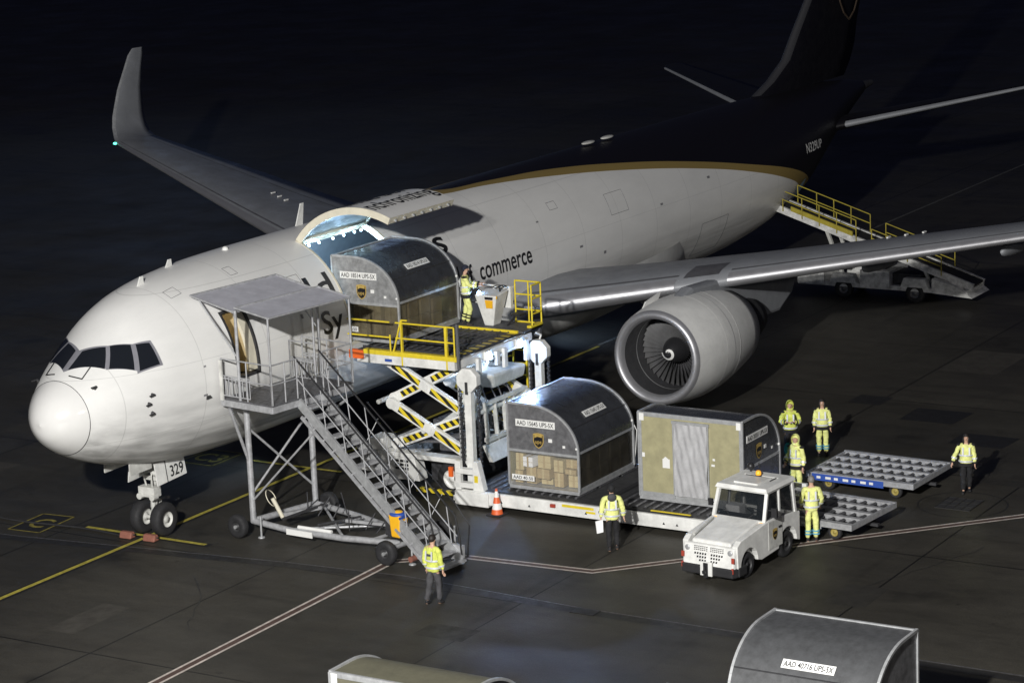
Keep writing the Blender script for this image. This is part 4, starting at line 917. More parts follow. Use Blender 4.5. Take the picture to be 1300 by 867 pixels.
# control console
b = MB(); b.hexa([(14.68, -5.25, DZ+.06), (15.1, -5.25, DZ+.06), (15.1, -4.95, DZ+.06), (14.68, -4.95, DZ+.06)], [(14.5, -5.5, DZ+1.0), (15.2, -5.5, DZ+1.08), (15.2, -4.75, DZ+1.08), (14.5, -4.75, DZ+1.0)])
cs = lb('control_console', b, 'white', bevel=.03)
b = MB(); b.lathe([(.19, -.015), (.21, 0), (.19, .015), (.17, 0), (.19, -.015)], 24, Matrix.Translation((14.95, -5.35, DZ+1.2))); b.tube((14.95, -5.35, DZ+1.05), (14.95, -5.35, DZ+1.2), .03); b.bar((14.77, -5.35, DZ+1.2), (15.13, -5.35, DZ+1.2), .03, .02); b.build('steering_wheel', 'blackp', cs, world=True)
b = MB(); b.box((14.52, -5.5, DZ+.92), (14.56, -5.3, DZ+1.0)); b.hexa([(14.537, -5.33, DZ+.62), (14.56, -5.33, DZ+.62), (14.56, -5.12, DZ+.62), (14.537, -5.12, DZ+.62)], [(14.50, -5.36, DZ+.86), (14.53, -5.36, DZ+.86), (14.53, -5.1, DZ+.86), (14.50, -5.1, DZ+.86)]); b.build('warning_sticker', 'bin', cs, world=True)
b = MB(); b.hexa([(14.505, -5.36, DZ+.88), (14.53, -5.36, DZ+.88), (14.53, -5.1, DZ+.88), (14.505, -5.1, DZ+.88)], [(14.49, -5.38, DZ+.96), (14.52, -5.38, DZ+.96), (14.52, -5.1, DZ+.96), (14.49, -5.1, DZ+.96)]); b.build('black_plate', 'blackp', cs, world=True)
b = MB(); b.ball((14.6, -4.85, DZ+1.06), .05, 8, 6); b.build('console_lamp', 'lampb', cs, world=True)
b = MB(); b.tube((14.9, -5.6, DZ+.06), (14.9, -5.9, DZ+.4), .03); b.cb((14.95, -5.95, DZ+.42), (.35, .3, .06)); lb('seat', b, 'blackp')
# flood lamps under the outer edge
for (x, y, m) in ((14.1, -6.55, 'lampb'), (12.4, -6.55, 'lampb')):
    b = MB(); b.cb((x, y+.1, DZ-.22), (.3, .1, .26)); L_ = lb('work_lamp', b, 'white')
    b = MB(); b.ball((x, y+.02, DZ-.24), (.10, .06, .10), 12, 8); b.build('lens', m, L_, world=True)
lamp('loader_work_light', 'SPOT', (14.1, -6.72, DZ-.25), (13.4, -11.0, 1.0), 650, (.32, .52, 1), .05, 130, .6)
lamp('loader_work_light', 'SPOT', (12.4, -6.72, DZ-.25), (12.2, -12.0, .4), 130, (.32, .52, 1), .05, 130, .6)
lamp('loader_under_light', 'POINT', (14.3, -6.75, DZ-.45), None, 9, (.35, .55, 1), .08)
lamp('loader_under_light', 'POINT', (13.2, -5.2, DZ-.6), None, 110, (.55, .72, 1), .08)
b = MB()
for x, l in ((11.9, .5), (13.3, .55), (14.5, .6), (12.9, .4)):
    b = MB(); b.cb((x, -6.46, DZ-.3-l/2+.1), (.16, .1, l)); lb('deck_stop', b, 'white')
b = MB(); b.path([(15.0, -6.5, DZ-.1), (15.2, -6.55, DZ-.2), (15.1, -6.5, DZ-.45)], .03); lb('hose', b, 'white')
# scissor arms
def arm(x, y0, z0, y1, z1, nm='scissor_arm'):
    b = MB(); d = Vector((0, y1-y0, z1-z0)); b.bar((x, y0, z0), (x, y1, z1), .13, .30)
    b.tube((x-.08, y0, z0), (x+.08, y0, z0), .165, n=14); b.tube((x-.08, y1, z1), (x+.08, y1, z1), .165, n=14); b.tube((x-.09, (y0+y1)/2, (z0+z1)/2), (x+.09, (y0+y1)/2, (z0+z1)/2), .1, n=12)
    o = lb(nm, b, 'white', bevel=.012)
    b = MB(); u = d.normalized(); p = Vector((x-.077, y0, z0)); b.bar(p+u*.3, p+u*(d.length/2-.2), .012, .17); b.bar(p+u*(d.length/2+.2), p+u*(d.length-.3), .012, .17)
    b.build('hazard_stripe', 'hazY', o, world=True)
for x in (11.45, 14.45):
    arm(x, -3.6, 3.86, -6.3, 2.48); arm(x+.16, -6.05, 3.86, -3.75, 2.70)
    arm(x, -3.75, 2.58, -6.3, 1.30); arm(x+.16, -6.3, 2.38, -3.75, 1.36)
b = MB()
for y, z in ((-3.3, 2.58), (-6.3, 2.38), (-4.8, 3.14), (-4.8, 1.85)): b.tube((11.4, y, z), (14.7, y, z), .07, n=12)
b.bar((12.4, -4.0, 1.2), (12.4, -5.6, 2.4), .18); b.tube((12.9, -4.6, 1.0), (12.9, -5.7, 3.5), .09); b.tube((13.7, -4.6, 1.0), (13.7, -5.7, 3.5), .09)
lb('scissor_cross_tube', b, 'white_dirty')
b = MB()
for k in range(9):
    b.bar((11.8+k*.3, -3.6-.2*(k % 3), 1.35), (12.0+k*.28, -6.2+.2*(k % 2), 1.55+.08*(k % 4)), .07, .07)
b.cb((12.6, -5.4, 1.35), (1.2, .9, .35)); b.cb((13.9, -4.2, 1.4), (.9, .8, .45)); b.path([(11.7, -4, 1.3), (12, -5, 1.7), (12.3, -5.6, 2.3), (12.1, -6.0, 1.5)], .04)
for k in range(6): b.path([(11.9+.4*k, -6.1, 1.2), (12.0+.4*k, -6.25, 2.2+.2*(k % 2)), (11.9+.4*k, -5.9, 3.2)], .025)
lb('hydraulic_parts', b, 'darkg')
# chassis
b = MB(); b.box((14.7, -6.55, .62), (14.82, -3.55, 1.12)); b.box((11.42, -3.7, .7), (14.7, -3.55, 1.1)); b.box((11.35, -3.45, .5), (14.75, -2.6, 1.05))
b.box((11.22, -3.3, 1.06), (11.62, -6.6, 1.2)); b.box((11.22, -3.0, 1.2), (11.9, -3.5, 1.55)); b.hexa([(11.25, -4.7, .40), (11.7, -4.7, .40), (11.7, -3.4, .40), (11.25, -3.4, .40)], [(11.25, -4.55, 1.06), (11.7, -4.55, 1.06), (11.7, -3.4, 1.06), (11.25, -3.4, 1.06)])
lb('chassis', b, 'white', bevel=.02)
b = MB()
for k in range(3):
    for j in range(3): b.box((11.236, -3.9-.16*k, .70+j*.11), (11.249, -4.02-.16*k, .77+j*.11))
lb('vent_slots', b, 'blackp')
b = MB(); b.box((11.2, -5.9, .12), (11.32, -4.6, .24)); lb('hazard_step', b, 'hazY')
for x in (11.65, 14.5):
    b = MB(); wheel_at(b, (x, -5.62, .5), .5, .34, (1, 0, 0), .55); lb('wheel', b, ['black', 'white'])
b = MB(); b.box((11.9, -5.9, .3), (14.3, -4.7, 1.0)); lb('engine_block', b, 'dark')
# lower bridge
b = MB(); BX0, BX1 = 10.66, 15.05; BY0, BY1 = -6.5, -15.1
b.box((BX0, BY1, .16), (BX0+.12, BY0, .52)); b.box((BX1-.12, BY1, .16), (BX1, BY0, .52)); b.box((BX0+.12, BY1, .2), (BX1-.12, BY1+.12, .44)); b.box((BX0+.12, BY0-.12, .2), (BX1-.12, BY0, .44))
for y in (-8.5, -10.6, -12.7): b.box((BX0+.12, y-.06, .22), (BX1-.12, y+.06, .42))
b.box((BX0-.06, -7.4, .1), (BX0+.2, -6.3, .5))
lb('lower_deck_frame', b, 'white', bevel=.015)
b = MB(); b.box((BX0+.13, BY1+.13, .42), (BX1-.13, BY0-.13, .53)); lb('lower_deck', b, 'deck')
b = MB()
for k in range(30):
    y = -7.0-k*.27
    if -11.3 < y < -10.2: continue
    for j in range(3): b.tube((11.05+j*1.3, y, .555), (12.15+j*1.3, y, .555), .04, n=8)
lb('lower_deck_rollers', b, 'darkg')
for y in (-7.55, -11.7):
    b = MB(); b.tube((BX0+.14, y, .50), (BX0+.14, y-2, .50), .055, n=10); lb('rubber_roller', b, 'black')
b = MB(); b.box((BX0+.3, -10.9, .531), (BX0+3.8, -10.75, .58)); b.box((BX0+.3, -11.35, .531), (BX0+3.8, -11.2, .575)); lb('cross_guides', b, 'black')
b = MB(); b.box((BX0-.004, -10.75, .40), (BX0+.22, -9.75, .475)); b.box((BX0+.2, -12.4, .531), (BX0+.26, -13.6, .56)); b.box((BX0-.006, -14.4, .22), (BX0, -13.9, .32)); b.box((BX0-.006, -10.8, .3), (BX0, -10.5, .36)); lb('yellow_edge', b, 'yellow')
b = MB(); b.box((BX0-.06, -9.55, .36), (BX0, -9.4, .45)); lb('red_reflector', b, 'red')
b = MB()
for y in (-7.8, -8.7, -10.5, -12.9, -13.3): b.prism([(y-.04, .27), (y+.04, .27), (y, .34)], BX0-.006, BX0-.001, 'YZ')
lb('triangle_marks', b, 'letter')
b = MB(); b.tube((BX0+.02, -11.0, .24), (BX0+.02, -11.45, .24), .001)
for y0 in (-12.5,):
    for k in range(4):
        for j in range(2): b.lathe([(.0, 0), (.07, .0), (.07, .006), (0, .006)], 10, Matrix.Translation((BX0+.35+j*.3, y0-k*.33+1.0, .532)))
lb('deck_holes', b, 'black')
# side frame near the columns
b = MB(); b.box((10.75, -6.9, .15), (10.95, -6.15, .3)); b.box((10.75, -6.9, .55), (10.95, -6.2, .7)); b.box((10.75, -6.9, .95), (10.95, -6.25, 1.1)); b.box((10.78, -6.4, .15), (10.93, -6.22, 1.3)); b.hexa([(10.72, -7.3, .1), (10.95, -7.3, .1), (10.95, -6.85, .1), (10.72, -6.85, .1)], [(10.72, -7.0, 1.35), (10.95, -7.0, 1.35), (10.95, -6.85, 1.35), (10.72, -6.85, 1.35)]); lb('side_frame', b, 'white', bevel=.012)
b = MB(); b.cb((10.74, -6.12, .98), (.08, .12, .28)); lb('amber_reflector', b, 'orange')
b = MB(); b.box((10.715, -7.02, .75), (10.72, -6.9, .95)); lb('yellow_sticker', b, 'yellow')
for x in (11.1, 14.95):
    b = MB(); b.box((x-.1, -6.72, .3), (x+.1, -6.5, 3.3)); c = lb('lift_column', b, 'white', bevel=.01)
    b = MB(); poly = [(-6.62+.36*cos(pi/8+k*pi/4), 3.6+.36*sin(pi/8+k*pi/4)) for k in range(8)]; b.prism(poly, x-.14, x+.1, 'YZ'); b.build('octagonal_head', 'white', c, world=True, bevel=.02)
    b = MB(); b.box((x-.15, -6.66, 3.2), (x-.135, -6.57, 3.55)); b.build('slot', 'dark', c, world=True)
    for y in (-6.92, -6.32):
        b = MB()
        for k in range(46): b.cb((x, y+(.012 if k % 2 else -.012), .45+k*.068), (.07, .075, .05))
        b.build('lift_chain', 'dark', c, world=True)
    b = MB(); b.tube((x+.1, -6.2, .4), (x+.1, -6.2, 3.4), .03); b.build('guide_rod', 'alu', c, world=True)
# side service ladder on the far control side
b = MB()
for y in (-5.55, -6.0):
    b.bar((15.25, y, DZ-.1), (15.25, y, 2.2), .05)
for z in (3.9, 3.5, 3.1, 2.75, 2.35): b.bar((15.25, -5.55, z), (15.25, -6.0, z), .04)
b.path([(15.25, -5.5, 3.3), (15.05, -5.4, 3.3), (15.05, -5.4, 2.5), (15.25, -5.5, 2.5)], .025); lb('ladder', b, 'yellow')
b = MB(); b.bar((15.0, -5.3, 2.2), (15.5, -6.3, 2.15), .12, .08); b.cb((15.1, -6.6, 2.05), (.3, .4, .12)); lb('ladder_step', b, 'white_dirty')
b = MB(); b.box((12.2, -6.35, 1.5), (14.4, -6.5, 1.62))
for k in range(5): b.bar((12.3+k*.5, -6.45, 1.0), (12.3+k*.5, -6.35, 2.6), .05, .12)
b.bar((12.2, -6.4, 2.6), (14.5, -6.4, 2.6), .1, .1); b.hexa([(12.0, -6.75, 1.0), (14.2, -6.75, 1.0), (14.2, -6.6, 1.0), (12.0, -6.6, 1.0)], [(12.0, -6.5, 1.45), (14.2, -6.5, 1.45), (14.2, -6.4, 1.45), (12.0, -6.4, 1.45)]); lb('folded_bridge', b, 'white_dirty')
b = MB(); b.hexa([(12.9, -6.3, 2.9), (14.6, -6.3, 2.9), (14.6, -5.2, 2.9), (12.9, -5.2, 2.9)], [(12.7, -6.4, 3.35), (14.6, -6.4, 3.3), (14.6, -5.4, 3.3), (12.7, -5.4, 3.35)]); lb('cylinder_housing', b, 'white_dirty', bevel=.08)

# ------------------------------------------------------------------ contoured containers
PW, PL, PH = 2.24, 3.18, 2.44
def profile(n=14, z0=1.18):
    P = [(0, .1), (0, PH), (.72, PH)]
    for k in range(1, n+1):
        a = pi/2*(1-k/n); P.append((.72+(PW-.72)*cos(a), z0+(PH-z0)*sin(a)))
    P.append((PW, .1)); return P
def badge(parent, o, u, v, s=.34):
    u = Vector(u); v = Vector(v); n = u.cross(v); b = MB()
    def lay(P, off, z0): b.add([Vector(o)+u*a+v*c+n*off for a, c in P], [tuple(range(len(P)))])
    P = shield(None, s, s*1.2); lay(P, .006, 0); b.m = 1; P2 = shield(None, s*.84, s*1.02); lay([(a, c-.03) for a, c in P2], .009, 0)
    b.m = 0; lay([(-s*.36, -s*.03), (s*.36, -s*.03), (s*.36, -s*.26), (-s*.1, -s*.2), (-s*.36, -s*.34)][::-1], .012, 0)
    vs, fs = text_mesh('ups', s*.6, s*.32); b.m = 0; b.add([Vector(o)+u*(a-s*.3)+v*(c-s*.78)+n*.013 for a, c in vs], fs)
    return b.build('shield_emblem', ['gold', 'brownp'], parent, fix=False)
def idplate(parent, txt, o, u, v, w_, h_=.2):
    u = Vector(u).normalized(); v = Vector(v).normalized(); n = u.cross(v); b = MB(); o = Vector(o)
    q = [o-n*.004, o+u*w_-n*.004, o+u*w_+v*h_-n*.004, o+v*h_-n*.004]; b.hexa(q, [p+n*.012 for p in q]); pl = b.build('id_plate', 'label', parent)
    plate_text(pl, txt, o+u*.04+v*h_*.2+n*.010, u, v, w_-.08, h_*.62); return pl
FILM = ['film']
def container(nm_label, loc, rz, code, face='uldf', skin='uldg', wallm='olive', open_face=False, curtain=False, film=True, group='contoured cargo containers'):
    c = thing('cargo_container', nm_label, 'cargo container', loc, rz, group)
    P = profile(); arc = P[2:-1]
    b = MB(); b.box((0, 0, 0), (PW, PL, .1)); b.build('base', 'alu', c, bevel=.01)
    # frame along the profile edges
    b = MB()
    for y in (.03, PL-.03):
        for (a, z), (a2, z2) in zip(P[:-1], P[1:]): b.bar((a, y, z), (a2, y, z2), .06, .06, up=(0, 1, 0))
    for (a, z) in ((0.02, PH-.02), (PW-.02, 1.18), (PW-.02, .14), (.02, .14)): b.bar((a, .06, z), (a, PL-.06, z), .06, .07)
    b.build('edge_frame', 'alu', c)
    # curved roof skin
    b = MB(); V = []
    for (a, z) in arc: V += [(a, .05, z-.012), (a, PL-.05, z-.012)]
    V = [(0.02, .05, PH-.012), (0.02, PL-.05, PH-.012)]+V
    b.add(V, [(2*k, 2*k+2, 2*k+3, 2*k+1) for k in range(len(V)//2-1)], True); b.build('curved_roof', skin, c, fix=False)
    b = MB(); q = arc[9]; b.bar((q[0], .06, q[1]), (q[0], PL-.06, q[1]), .03, .02)
    for y in (1.05, 2.1): 
        pass
    b.build('roof_seam', 'dark', c)
    # flat tall wall
    b = MB(); b.box((.0, .06, .14), (.03, PL-.06, PH-.04)); wl_ = b.build('tall_wall', wallm, c)
    if curtain:
        b = MB(); b.box((-.012, .06, .14), (-.002, PL-.06, .24)); b.box((-.014, .06, PH-.10), (-.003, PL-.06, PH-.02)); b.box((-.013, .06, .24), (-.003, .12, PH-.1)); b.box((-.013, PL-.12, .24), (-.003, PL-.06, PH-.1)); b.build('wall_trim', 'alu', wl_)
        b = MB(); nx, nz = 40, 30; V = []
        for i in range(nx+1):
            for j in range(nz+1):
                yy = 1.06+i*(1.0/nx); zz = .22+j*((PH-.42)/nz)
                V.append((-.06-.016*sin(yy*17+zz*3+1.5*sin(zz*4))-.014*sin(zz*9+yy*6)-.012*sin(yy*31-zz*7), yy, zz))
        b.add(V, [(i*(nz+1)+j, (i+1)*(nz+1)+j, (i+1)*(nz+1)+j+1, i*(nz+1)+j+1) for i in range(nx) for j in range(nz)], True)
        b.build('fabric_curtain', 'cloth', wl_, fix=False)
        b = MB(); b.box((-.06, 1.0, PH-.22), (-.004, 2.12, PH-.14)); b.box((-.05, 1.02, .14), (-.004, 1.06, PH-.2)); b.box((-.05, 2.06, .14), (-.004, 2.10, PH-.2)); b.build('curtain_frame', 'alu', wl_)
        b = MB()
        for (y0, y1, z0, z1) in ((2.22, 2.44, .95, 1.2), (2.98, 3.1, 1.2, 1.32), (.85, .92, 1.3, 1.36), (.86, .96, 1.14, 1.2)): b.box((-.008, y0, z0), (-.002, y1, z1))
        b.add([(-.009, 2.25, 1.2), (-.009, 2.42, 1.2), (-.009, 2.35, 1.27)], [(0, 1, 2)]); b.build('tear_sticker', 'label', wl_)
        b = MB(); 
        for y0 in (.06, PL-.2):
            b.add([(-.016, y0, PH-.02), (-.016, y0+.14, PH-.02), (-.016, y0+.14, PH-.22), (-.016, y0, PH-.22)], [(0, 1, 2, 3)])
        b.build('corner_plate', 'label', wl_)
    # profile ends
    for y, sg in ((0, -1), (PL, 1)):
        up = [(a, z) for a, z in P if z >= 1.18]; poly = [(.03, 1.12)]+[(min(max(a, .03), PW-.03), z-.03) for a, z in up]+[(PW-.03, 1.12)]
        b = MB(); y0, y1 = (.035, .05) if sg < 0 else (PL-.05, PL-.035); b.prism(poly, y0, y1); e = b.build('end_panel', face, c)
        b = MB(); b.bar((.03, y-sg*.025, 1.1), (PW-.03, y-sg*.025, 1.1), .03, .07); b.build('middle_rail', 'alu', e)
        if sg < 0:
            idplate(e, code, (.26, .03, 1.80), (1, 0, 0), (0, 0, 1), 1.26, .2)
            badge(e, (.98, .03, 1.62), (1, 0, 0), (0, 0, 1))
            b = MB(); b.box((1.3, .02, 1.42), (1.42, .03, 1.52)); b.box((1.75, .02, 1.3), (1.83, .03, 1.37)); b.build('sticker', 'label', e)
            idplate(e, 'AAD 40-50', (.10, .0, .26), (1, 0, 0), (0, 0, 1), .72, .15)
        b = MB(); b.box((.05, y-sg*.03, .12), (PW-.05, y-sg*.02, 1.06)); b.build('end_film', 'clearf' if (open_face and sg < 0) else ('uldg' if not film else 'film'), c)
    # low wall on the curved side
    b = MB(); b.box((PW-.03, .07, .14), (PW-.02, PL-.07, 1.14)); b.build('low_side_film', FILM[0] if film else 'uldg', c)
    # plate on the roof curve
    q0, q1 = arc[7], arc[8]; d = Vector((q0[0]-q1[0], 0, q0[1]-q1[1])).normalized(); mid = Vector(((q0[0]+q1[0])/2, 0, (q0[1]+q1[1])/2)); n = Vector((0, 1, 0)).cross(d)
    o = mid-d*.1+n*.0+Vector((0, 1.05, 0)); idplate(c, code, o+n*.014, (0, 1, 0), d, 1.15, .2)
    b = MB(); b.path([(PW, PL, 1.3), (PW+.09, PL+.02, 1.1), (PW+.03, PL+.03, .5), (PW, PL, .12)], .012, 6); b.ball((PW-.05, .02, 1.32), .04, 8, 6); b.ball((PW-.02, PL-.05, 1.4), .04, 8, 6); b.build('strap_fitting', 'label', c)
    return c
K['clearf'] = mat('clear_front_film', (.5, .5, .48), .12, var=.1, alpha=.10)
FILM[0] = 'film_shaded'
c1 = container('dark grey contoured container with brown parcels showing, on the lower loader deck', (11.16, -7.78, .60), R(-90), 'AAD 15645 UPS-5X', open_face=True)
FILM[0] = 'film'
c2 = container('grey contoured container rolling off the raised loader platform by the open cargo door', (11.5, -1.85, DZ+.09), R(-90), 'AAD 18514 UPS-5X', face='uldl')
c3 = container('container with olive panels and grey fabric curtain door beside the white tractor', (11.62, -14.84, .60), 0, 'AAD 20351 UPS-5X', curtain=True, face='uldg', film=False)
c4 = container('large grey container whose curved roof plate reads AAD 40716, at the bottom edge', (-1.65, -22.1, .52), R(180), 'AAD 40716 UPS-5X', film=False, skin='uldm')
c5 = container('container with beige olive roof and dark rounded end, cut off at the bottom edge', (-8.7, -19.0, .52), 0, 'AAD 31127 UPS-5X', curtain=True, skin='olived', wallm='olived', film=False, face='blackp')
c6 = container('grey container of which only the crest shows between the other two at the bottom edge', (-6.4, -22.1, .47), R(180), 'AAD 27204 UPS-5X', film=False)
# boxes behind the open face of the first container and behind the film of the raised one
def carton(loc, s, m, lab, grp, rz=0):
    o = thing('cardboard_box', lab, 'cardboard box', loc, rz, grp)
    b = MB(); b.box((-s[0]/2, -s[1]/2, 0), (s[0]/2, s[1]/2, s[2])); b.build('carton', m, o, bevel=.008)
    b = MB(); b.box((-s[0]/2-.002, -.03, 0.01), (s[0]/2+.002, .03, s[2]+.003)); b.box((-s[0]/2-.003, -s[1]/2-.0, s[2]*.48), (-s[0]/2+.01, s[1]/2, s[2]*.52)); b.build('tape', 'card2' if m == 'card' else 'card', o)
# columns of boxes facing the nose, y positions across the opening (world)
rq = random.Random(11)
cols = [(-8.00, .30, [(.36, 'card'), (.5, 'card2')]), (-8.36, .40, [(.50, 'card'), (.30, 'paper')]), (-8.83, .44, [(.20, 'card2'), (.30, 'card'), (.38, 'card2')]), (-9.27, .36, [(.42, 'card'), (.36, 'card2')]), (-9.68, .40, [(.40, 'card2'), (.16, 'card'), (.26, 'card')])]
nmz = ['bottom', 'second', 'third']
pos = ['at the tall edge', 'second from the tall edge', 'in the middle', 'second from the low edge', 'at the low edge']
for i, (y, wdt, st) in enumerate(cols):
    z = .72
    for j, (h, m) in enumerate(st):
        dx = rq.uniform(-.05, .16); ww = wdt-rq.uniform(.02, .08)
        carton((11.54+dx, y+rq.uniform(-.02, .02), z), (.46, ww, h-.02), m, ('white' if m == 'paper' else 'brown')+' parcel, %s of the stack %s of the open container' % (nmz[j], pos[i]), 'parcels in the open container', R(rq.uniform(-7, 7))); z += h
k = 0
def back_stack(cx, cy, base, ax, n, grp, lab):
    r_ = random.Random(5)
    for i in range(n):
        z = base
        for j in range(2):
            h = .38+r_.random()*.12; m = ['card', 'card2'][(i+j) % 2]
            p = (cx+(ax[0]*i), cy+(ax[1]*i), z); carton(p, (.48, .42, h-.02), m, lab % (['lower', 'upper'][j], ['first', 'second', 'third', 'fourth', 'fifth'][i]), grp, 0); z += h
back_stack(12.2, -9.72, .72, (.58, 0), 4, 'parcels along the low container side', '%s brown parcel, %s back along the dark film side of the lower container')
back_stack(11.85, -3.75, DZ+.23, (.62, 0), 4, 'parcels in the raised container', '%s brown parcel, %s from the front along the film side of the raised container')
back_stack(11.82, -2.2, DZ+.23, (0, -.5), 3, 'parcels at the raised container front', '%s brown parcel, %s from the tall edge inside the raised container')
# ------------------------------------------------------------------ dollies
def dolly(lab, loc, rz, side='blue', grp='cargo dollies', lx=3.3, ly=2.55, z=.5):
    """long axis local X; roller channels run along X"""
    d = thing('cargo_dolly', lab, 'cargo dolly', loc, rz, grp)
    b = MB(); h = lx/2; w_ = ly/2
    b.box((-h, -w_, z-.14), (h, -w_+.09, z+.02)); b.box((-h, w_-.09, z-.14), (h, w_, z+.02)); b.box((-h, -w_+.09, z-.14), (-h+.08, w_-.09, z)); b.box((h-.08, -w_+.09, z-.14), (h, w_-.09, z))
    for q in range(5):
        y = -w_+.1+q*(ly-.2)/4; b.box((-h+.08, y-.07, z-.1), (h-.08, y+.07, z+.015))
    for k in range(9): x = -h+.37+k*(lx-.4)/9.0; b.box((x-.02, -w_+.09, z-.12), (x+.02, w_-.09, z-.05))
    b.build('frame', 'galv', d)
    b = MB(); b.box((-h+.1, -w_+.1, z-.16), (h-.1, w_-.1, z-.12)); b.build('floor_pan', 'deck', d)
    b = MB(); n = 10
    for r_ in range(4):
        y0 = -w_+.12+r_*(ly-.18)/4; y1 = y0+(ly-.18)/4-.14
        for k in range(n): x = -h+.2+k*(lx-.4)/(n-1); b.tube((x, y0+.05, z-.03), (x, y1-.04, z-.03), .04, n=8)
    b.build('rollers', 'darkg', d)
    b = MB(); b.box((-h-.004, -w_+.1, z-.2), (-h-.001, w_-.1, z-.02)); b.box((-h+.2, -w_-.012, z-.2), (h-.9, -w_-.002, z-.01)); b.build('side_board', side, d)
    b = MB()
    for k in range(7): b.box((-h+.35+k*.27, -w_-.016, z-.14), (-h+.35+k*.27+.12+.05*(k % 2), -w_-.013, z-.07))
    b.build('scuffed_mark', 'label', d)
    b = MB(); b.bar((-h-.25, 0, z-.22), (h+.12, 0, z-.28), .1, .08)
    for x in (-h*.62, h*.62): b.tube((x, -w_+.2, .2), (x, w_-.2, .2), .045, n=8); b.cb((x, 0, .3), (.3, .5, .12))
    b.build('drawbar', 'dark', d)
    for x in (-h*.62, h*.62):
        for y in (-w_+.22, w_-.22):
            b = MB(); wheel_at(b, (x, y, .2), .2, .14, (0, 1, 0), .55, 18); b.build('wheel', ['black', 'wheely'], d)
    return d
dolly('empty cargo dolly with blue side board behind the group of workers', (17.38, -16.2, 0), R(-92), 'blue')
dolly('empty grey cargo dolly hooked up behind the white tractor', (13.2, -16.35, 0), R(-95), 'galv', lx=3.2, ly=2.5)
dolly('cargo dolly under the large grey container at the bottom edge', (-2.77, -23.7, 0), R(90), 'galv', z=.48)
dolly('cargo dolly under the container with olive roof', (-7.58, -17.4, 0), R(90), 'galv', z=.48)
dolly('cargo dolly under the container whose crest shows at the bottom edge', (-7.32, -22.8, 0), R(90), 'galv', z=.48)

# ------------------------------------------------------------------ tow tractor; local X = forward, Y = left, built nose at +X
TR = thing('tow_tractor', 'white baggage tow tractor with glazed cab and amber beacon', 'tow tractor', (9.25, -15.92, 0), R(176.0))
def tb(nm, b, m, par=None, **k): return b.build(nm, m, par or TR, **k)
# body side outline with wheel arches
def arch(cx, r, n=10): return [(cx+r*cos(a), .36+r*sin(a)) for a in [pi*k/n for k in range(n+1)]]
W2 = .80
side = [(-1.62, .30)]+[p for p in arch(-.98, .46)[::-1]]+[(.35, .30)]+[p for p in arch(.98, .42)[::-1]]+[(1.55, .34), (1.58, .95), (1.40, 1.06), (.02, 1.22), (-.35, 1.22), (-1.62, 1.08)]
b = MB(); b.prism(side, -W2, -W2+.16); b.prism(side, W2-.16, W2); b.box((-1.6, -W2+.16, .32), (1.5, W2-.16, .6)); tb('body', b, 'white', bevel=.02)
b = MB(); b.hexa([(.05, -W2+.165, .62), (1.6, -W2+.165, .5), (1.6, W2-.165, .5), (.05, W2-.165, .62)], [(.1, -.6, 1.26), (1.5, -.56, 1.0), (1.5, .56, 1.0), (.1, .6, 1.26)]); tb('hood', b, 'white', bevel=.04)
b = MB(); b.hexa([(1.5, -W2+.01, .36), (1.70, -W2+.06, .36), (1.70, W2-.06, .36), (1.5, W2-.01, .36)], [(1.5, -W2+.01, .93), (1.62, -W2+.06, .91), (1.62, W2-.06, .91), (1.5, W2-.01, .93)]); ff = tb('front_panel', b, 'white', bevel=.04)
b = MB()
def fp(y, z): return 1.70-.08*(z-.36)/.55+.004
for r_ in range(3):
    for s in (-1, 1):
        for k in range(7):
            y = s*(.06+k*.058); z = .86-r_*.045; b.hexa([(fp(y, z), y-.018, z-.012), (fp(y, z)+.004, y-.018, z-.012), (fp(y, z)+.004, y+.018, z-.012), (fp(y, z), y+.018, z-.012)], [(fp(y, z), y-.006, z+.012), (fp(y, z)+.004, y-.006, z+.012), (fp(y, z)+.004, y+.03, z+.012), (fp(y, z), y+.03, z+.012)])
for r_ in range(3):
    for s in (-1, 1):
        for k in range(5-r_):
            y = s*(.09+k*.075)-.02*0; z = .68-r_*.085; b.hexa([(fp(y, z), y-.026, z-.026), (fp(y, z)+.004, y-.026, z-.026), (fp(y, z)+.004, y+.02, z-.026), (fp(y, z), y+.02, z-.026)], [(fp(y, z), y-.014, z+.026), (fp(y, z)+.004, y-.014, z+.026), (fp(y, z)+.004, y+.032, z+.026), (fp(y, z), y+.032, z+.026)])
b.build('grille_slots', 'blackp', ff)
for s in (-1, 1):
    b = MB(); b.lathe([(.075, 0), (.08, .02), (.06, .035), (0, .035)], 16, Matrix.Translation((1.615, s*.62, .78)) @ Matrix.Rotation(R(90), 4, 'Y')); b.build('headlight', 'alu', ff)
    b = MB(); b.cb((1.69, s*.73, .62), (.03, .08, .14)); b.cb((1.72, s*.73, .36), (.03, .05, .14)); b.build('side_marker', 'red', ff)
b = MB(); b.hexa([(1.55, -W2-.01, .16), (1.74, -W2+.07, .16), (1.74, W2-.07, .16), (1.55, W2+.01, .16)], [(1.55, -W2-.01, .40), (1.75, -W2+.06, .40), (1.75, W2-.06, .40), (1.55, W2+.01, .40)])
b.cb((1.35, -W2+.02, .28), (.4, .1, .24)); b.cb((1.35, W2-.02, .28), (.4, .1, .24)); bp_ = tb('bumper', b, 'black', bevel=.03)
b = MB(); b.cb((1.77, 0, .34), (.04, .34, .36)); b.build('hitch_plate', 'white', bp_); b = MB(); b.bar((1.78, 0, .3), (1.92, 0, .28), .08); b.tube((1.87, 0, .2), (1.87, 0, .42), .03); b.box((1.79, -.06, .12), (1.83, .06, .5)); b.build('hitch', 'blackp', bp_)
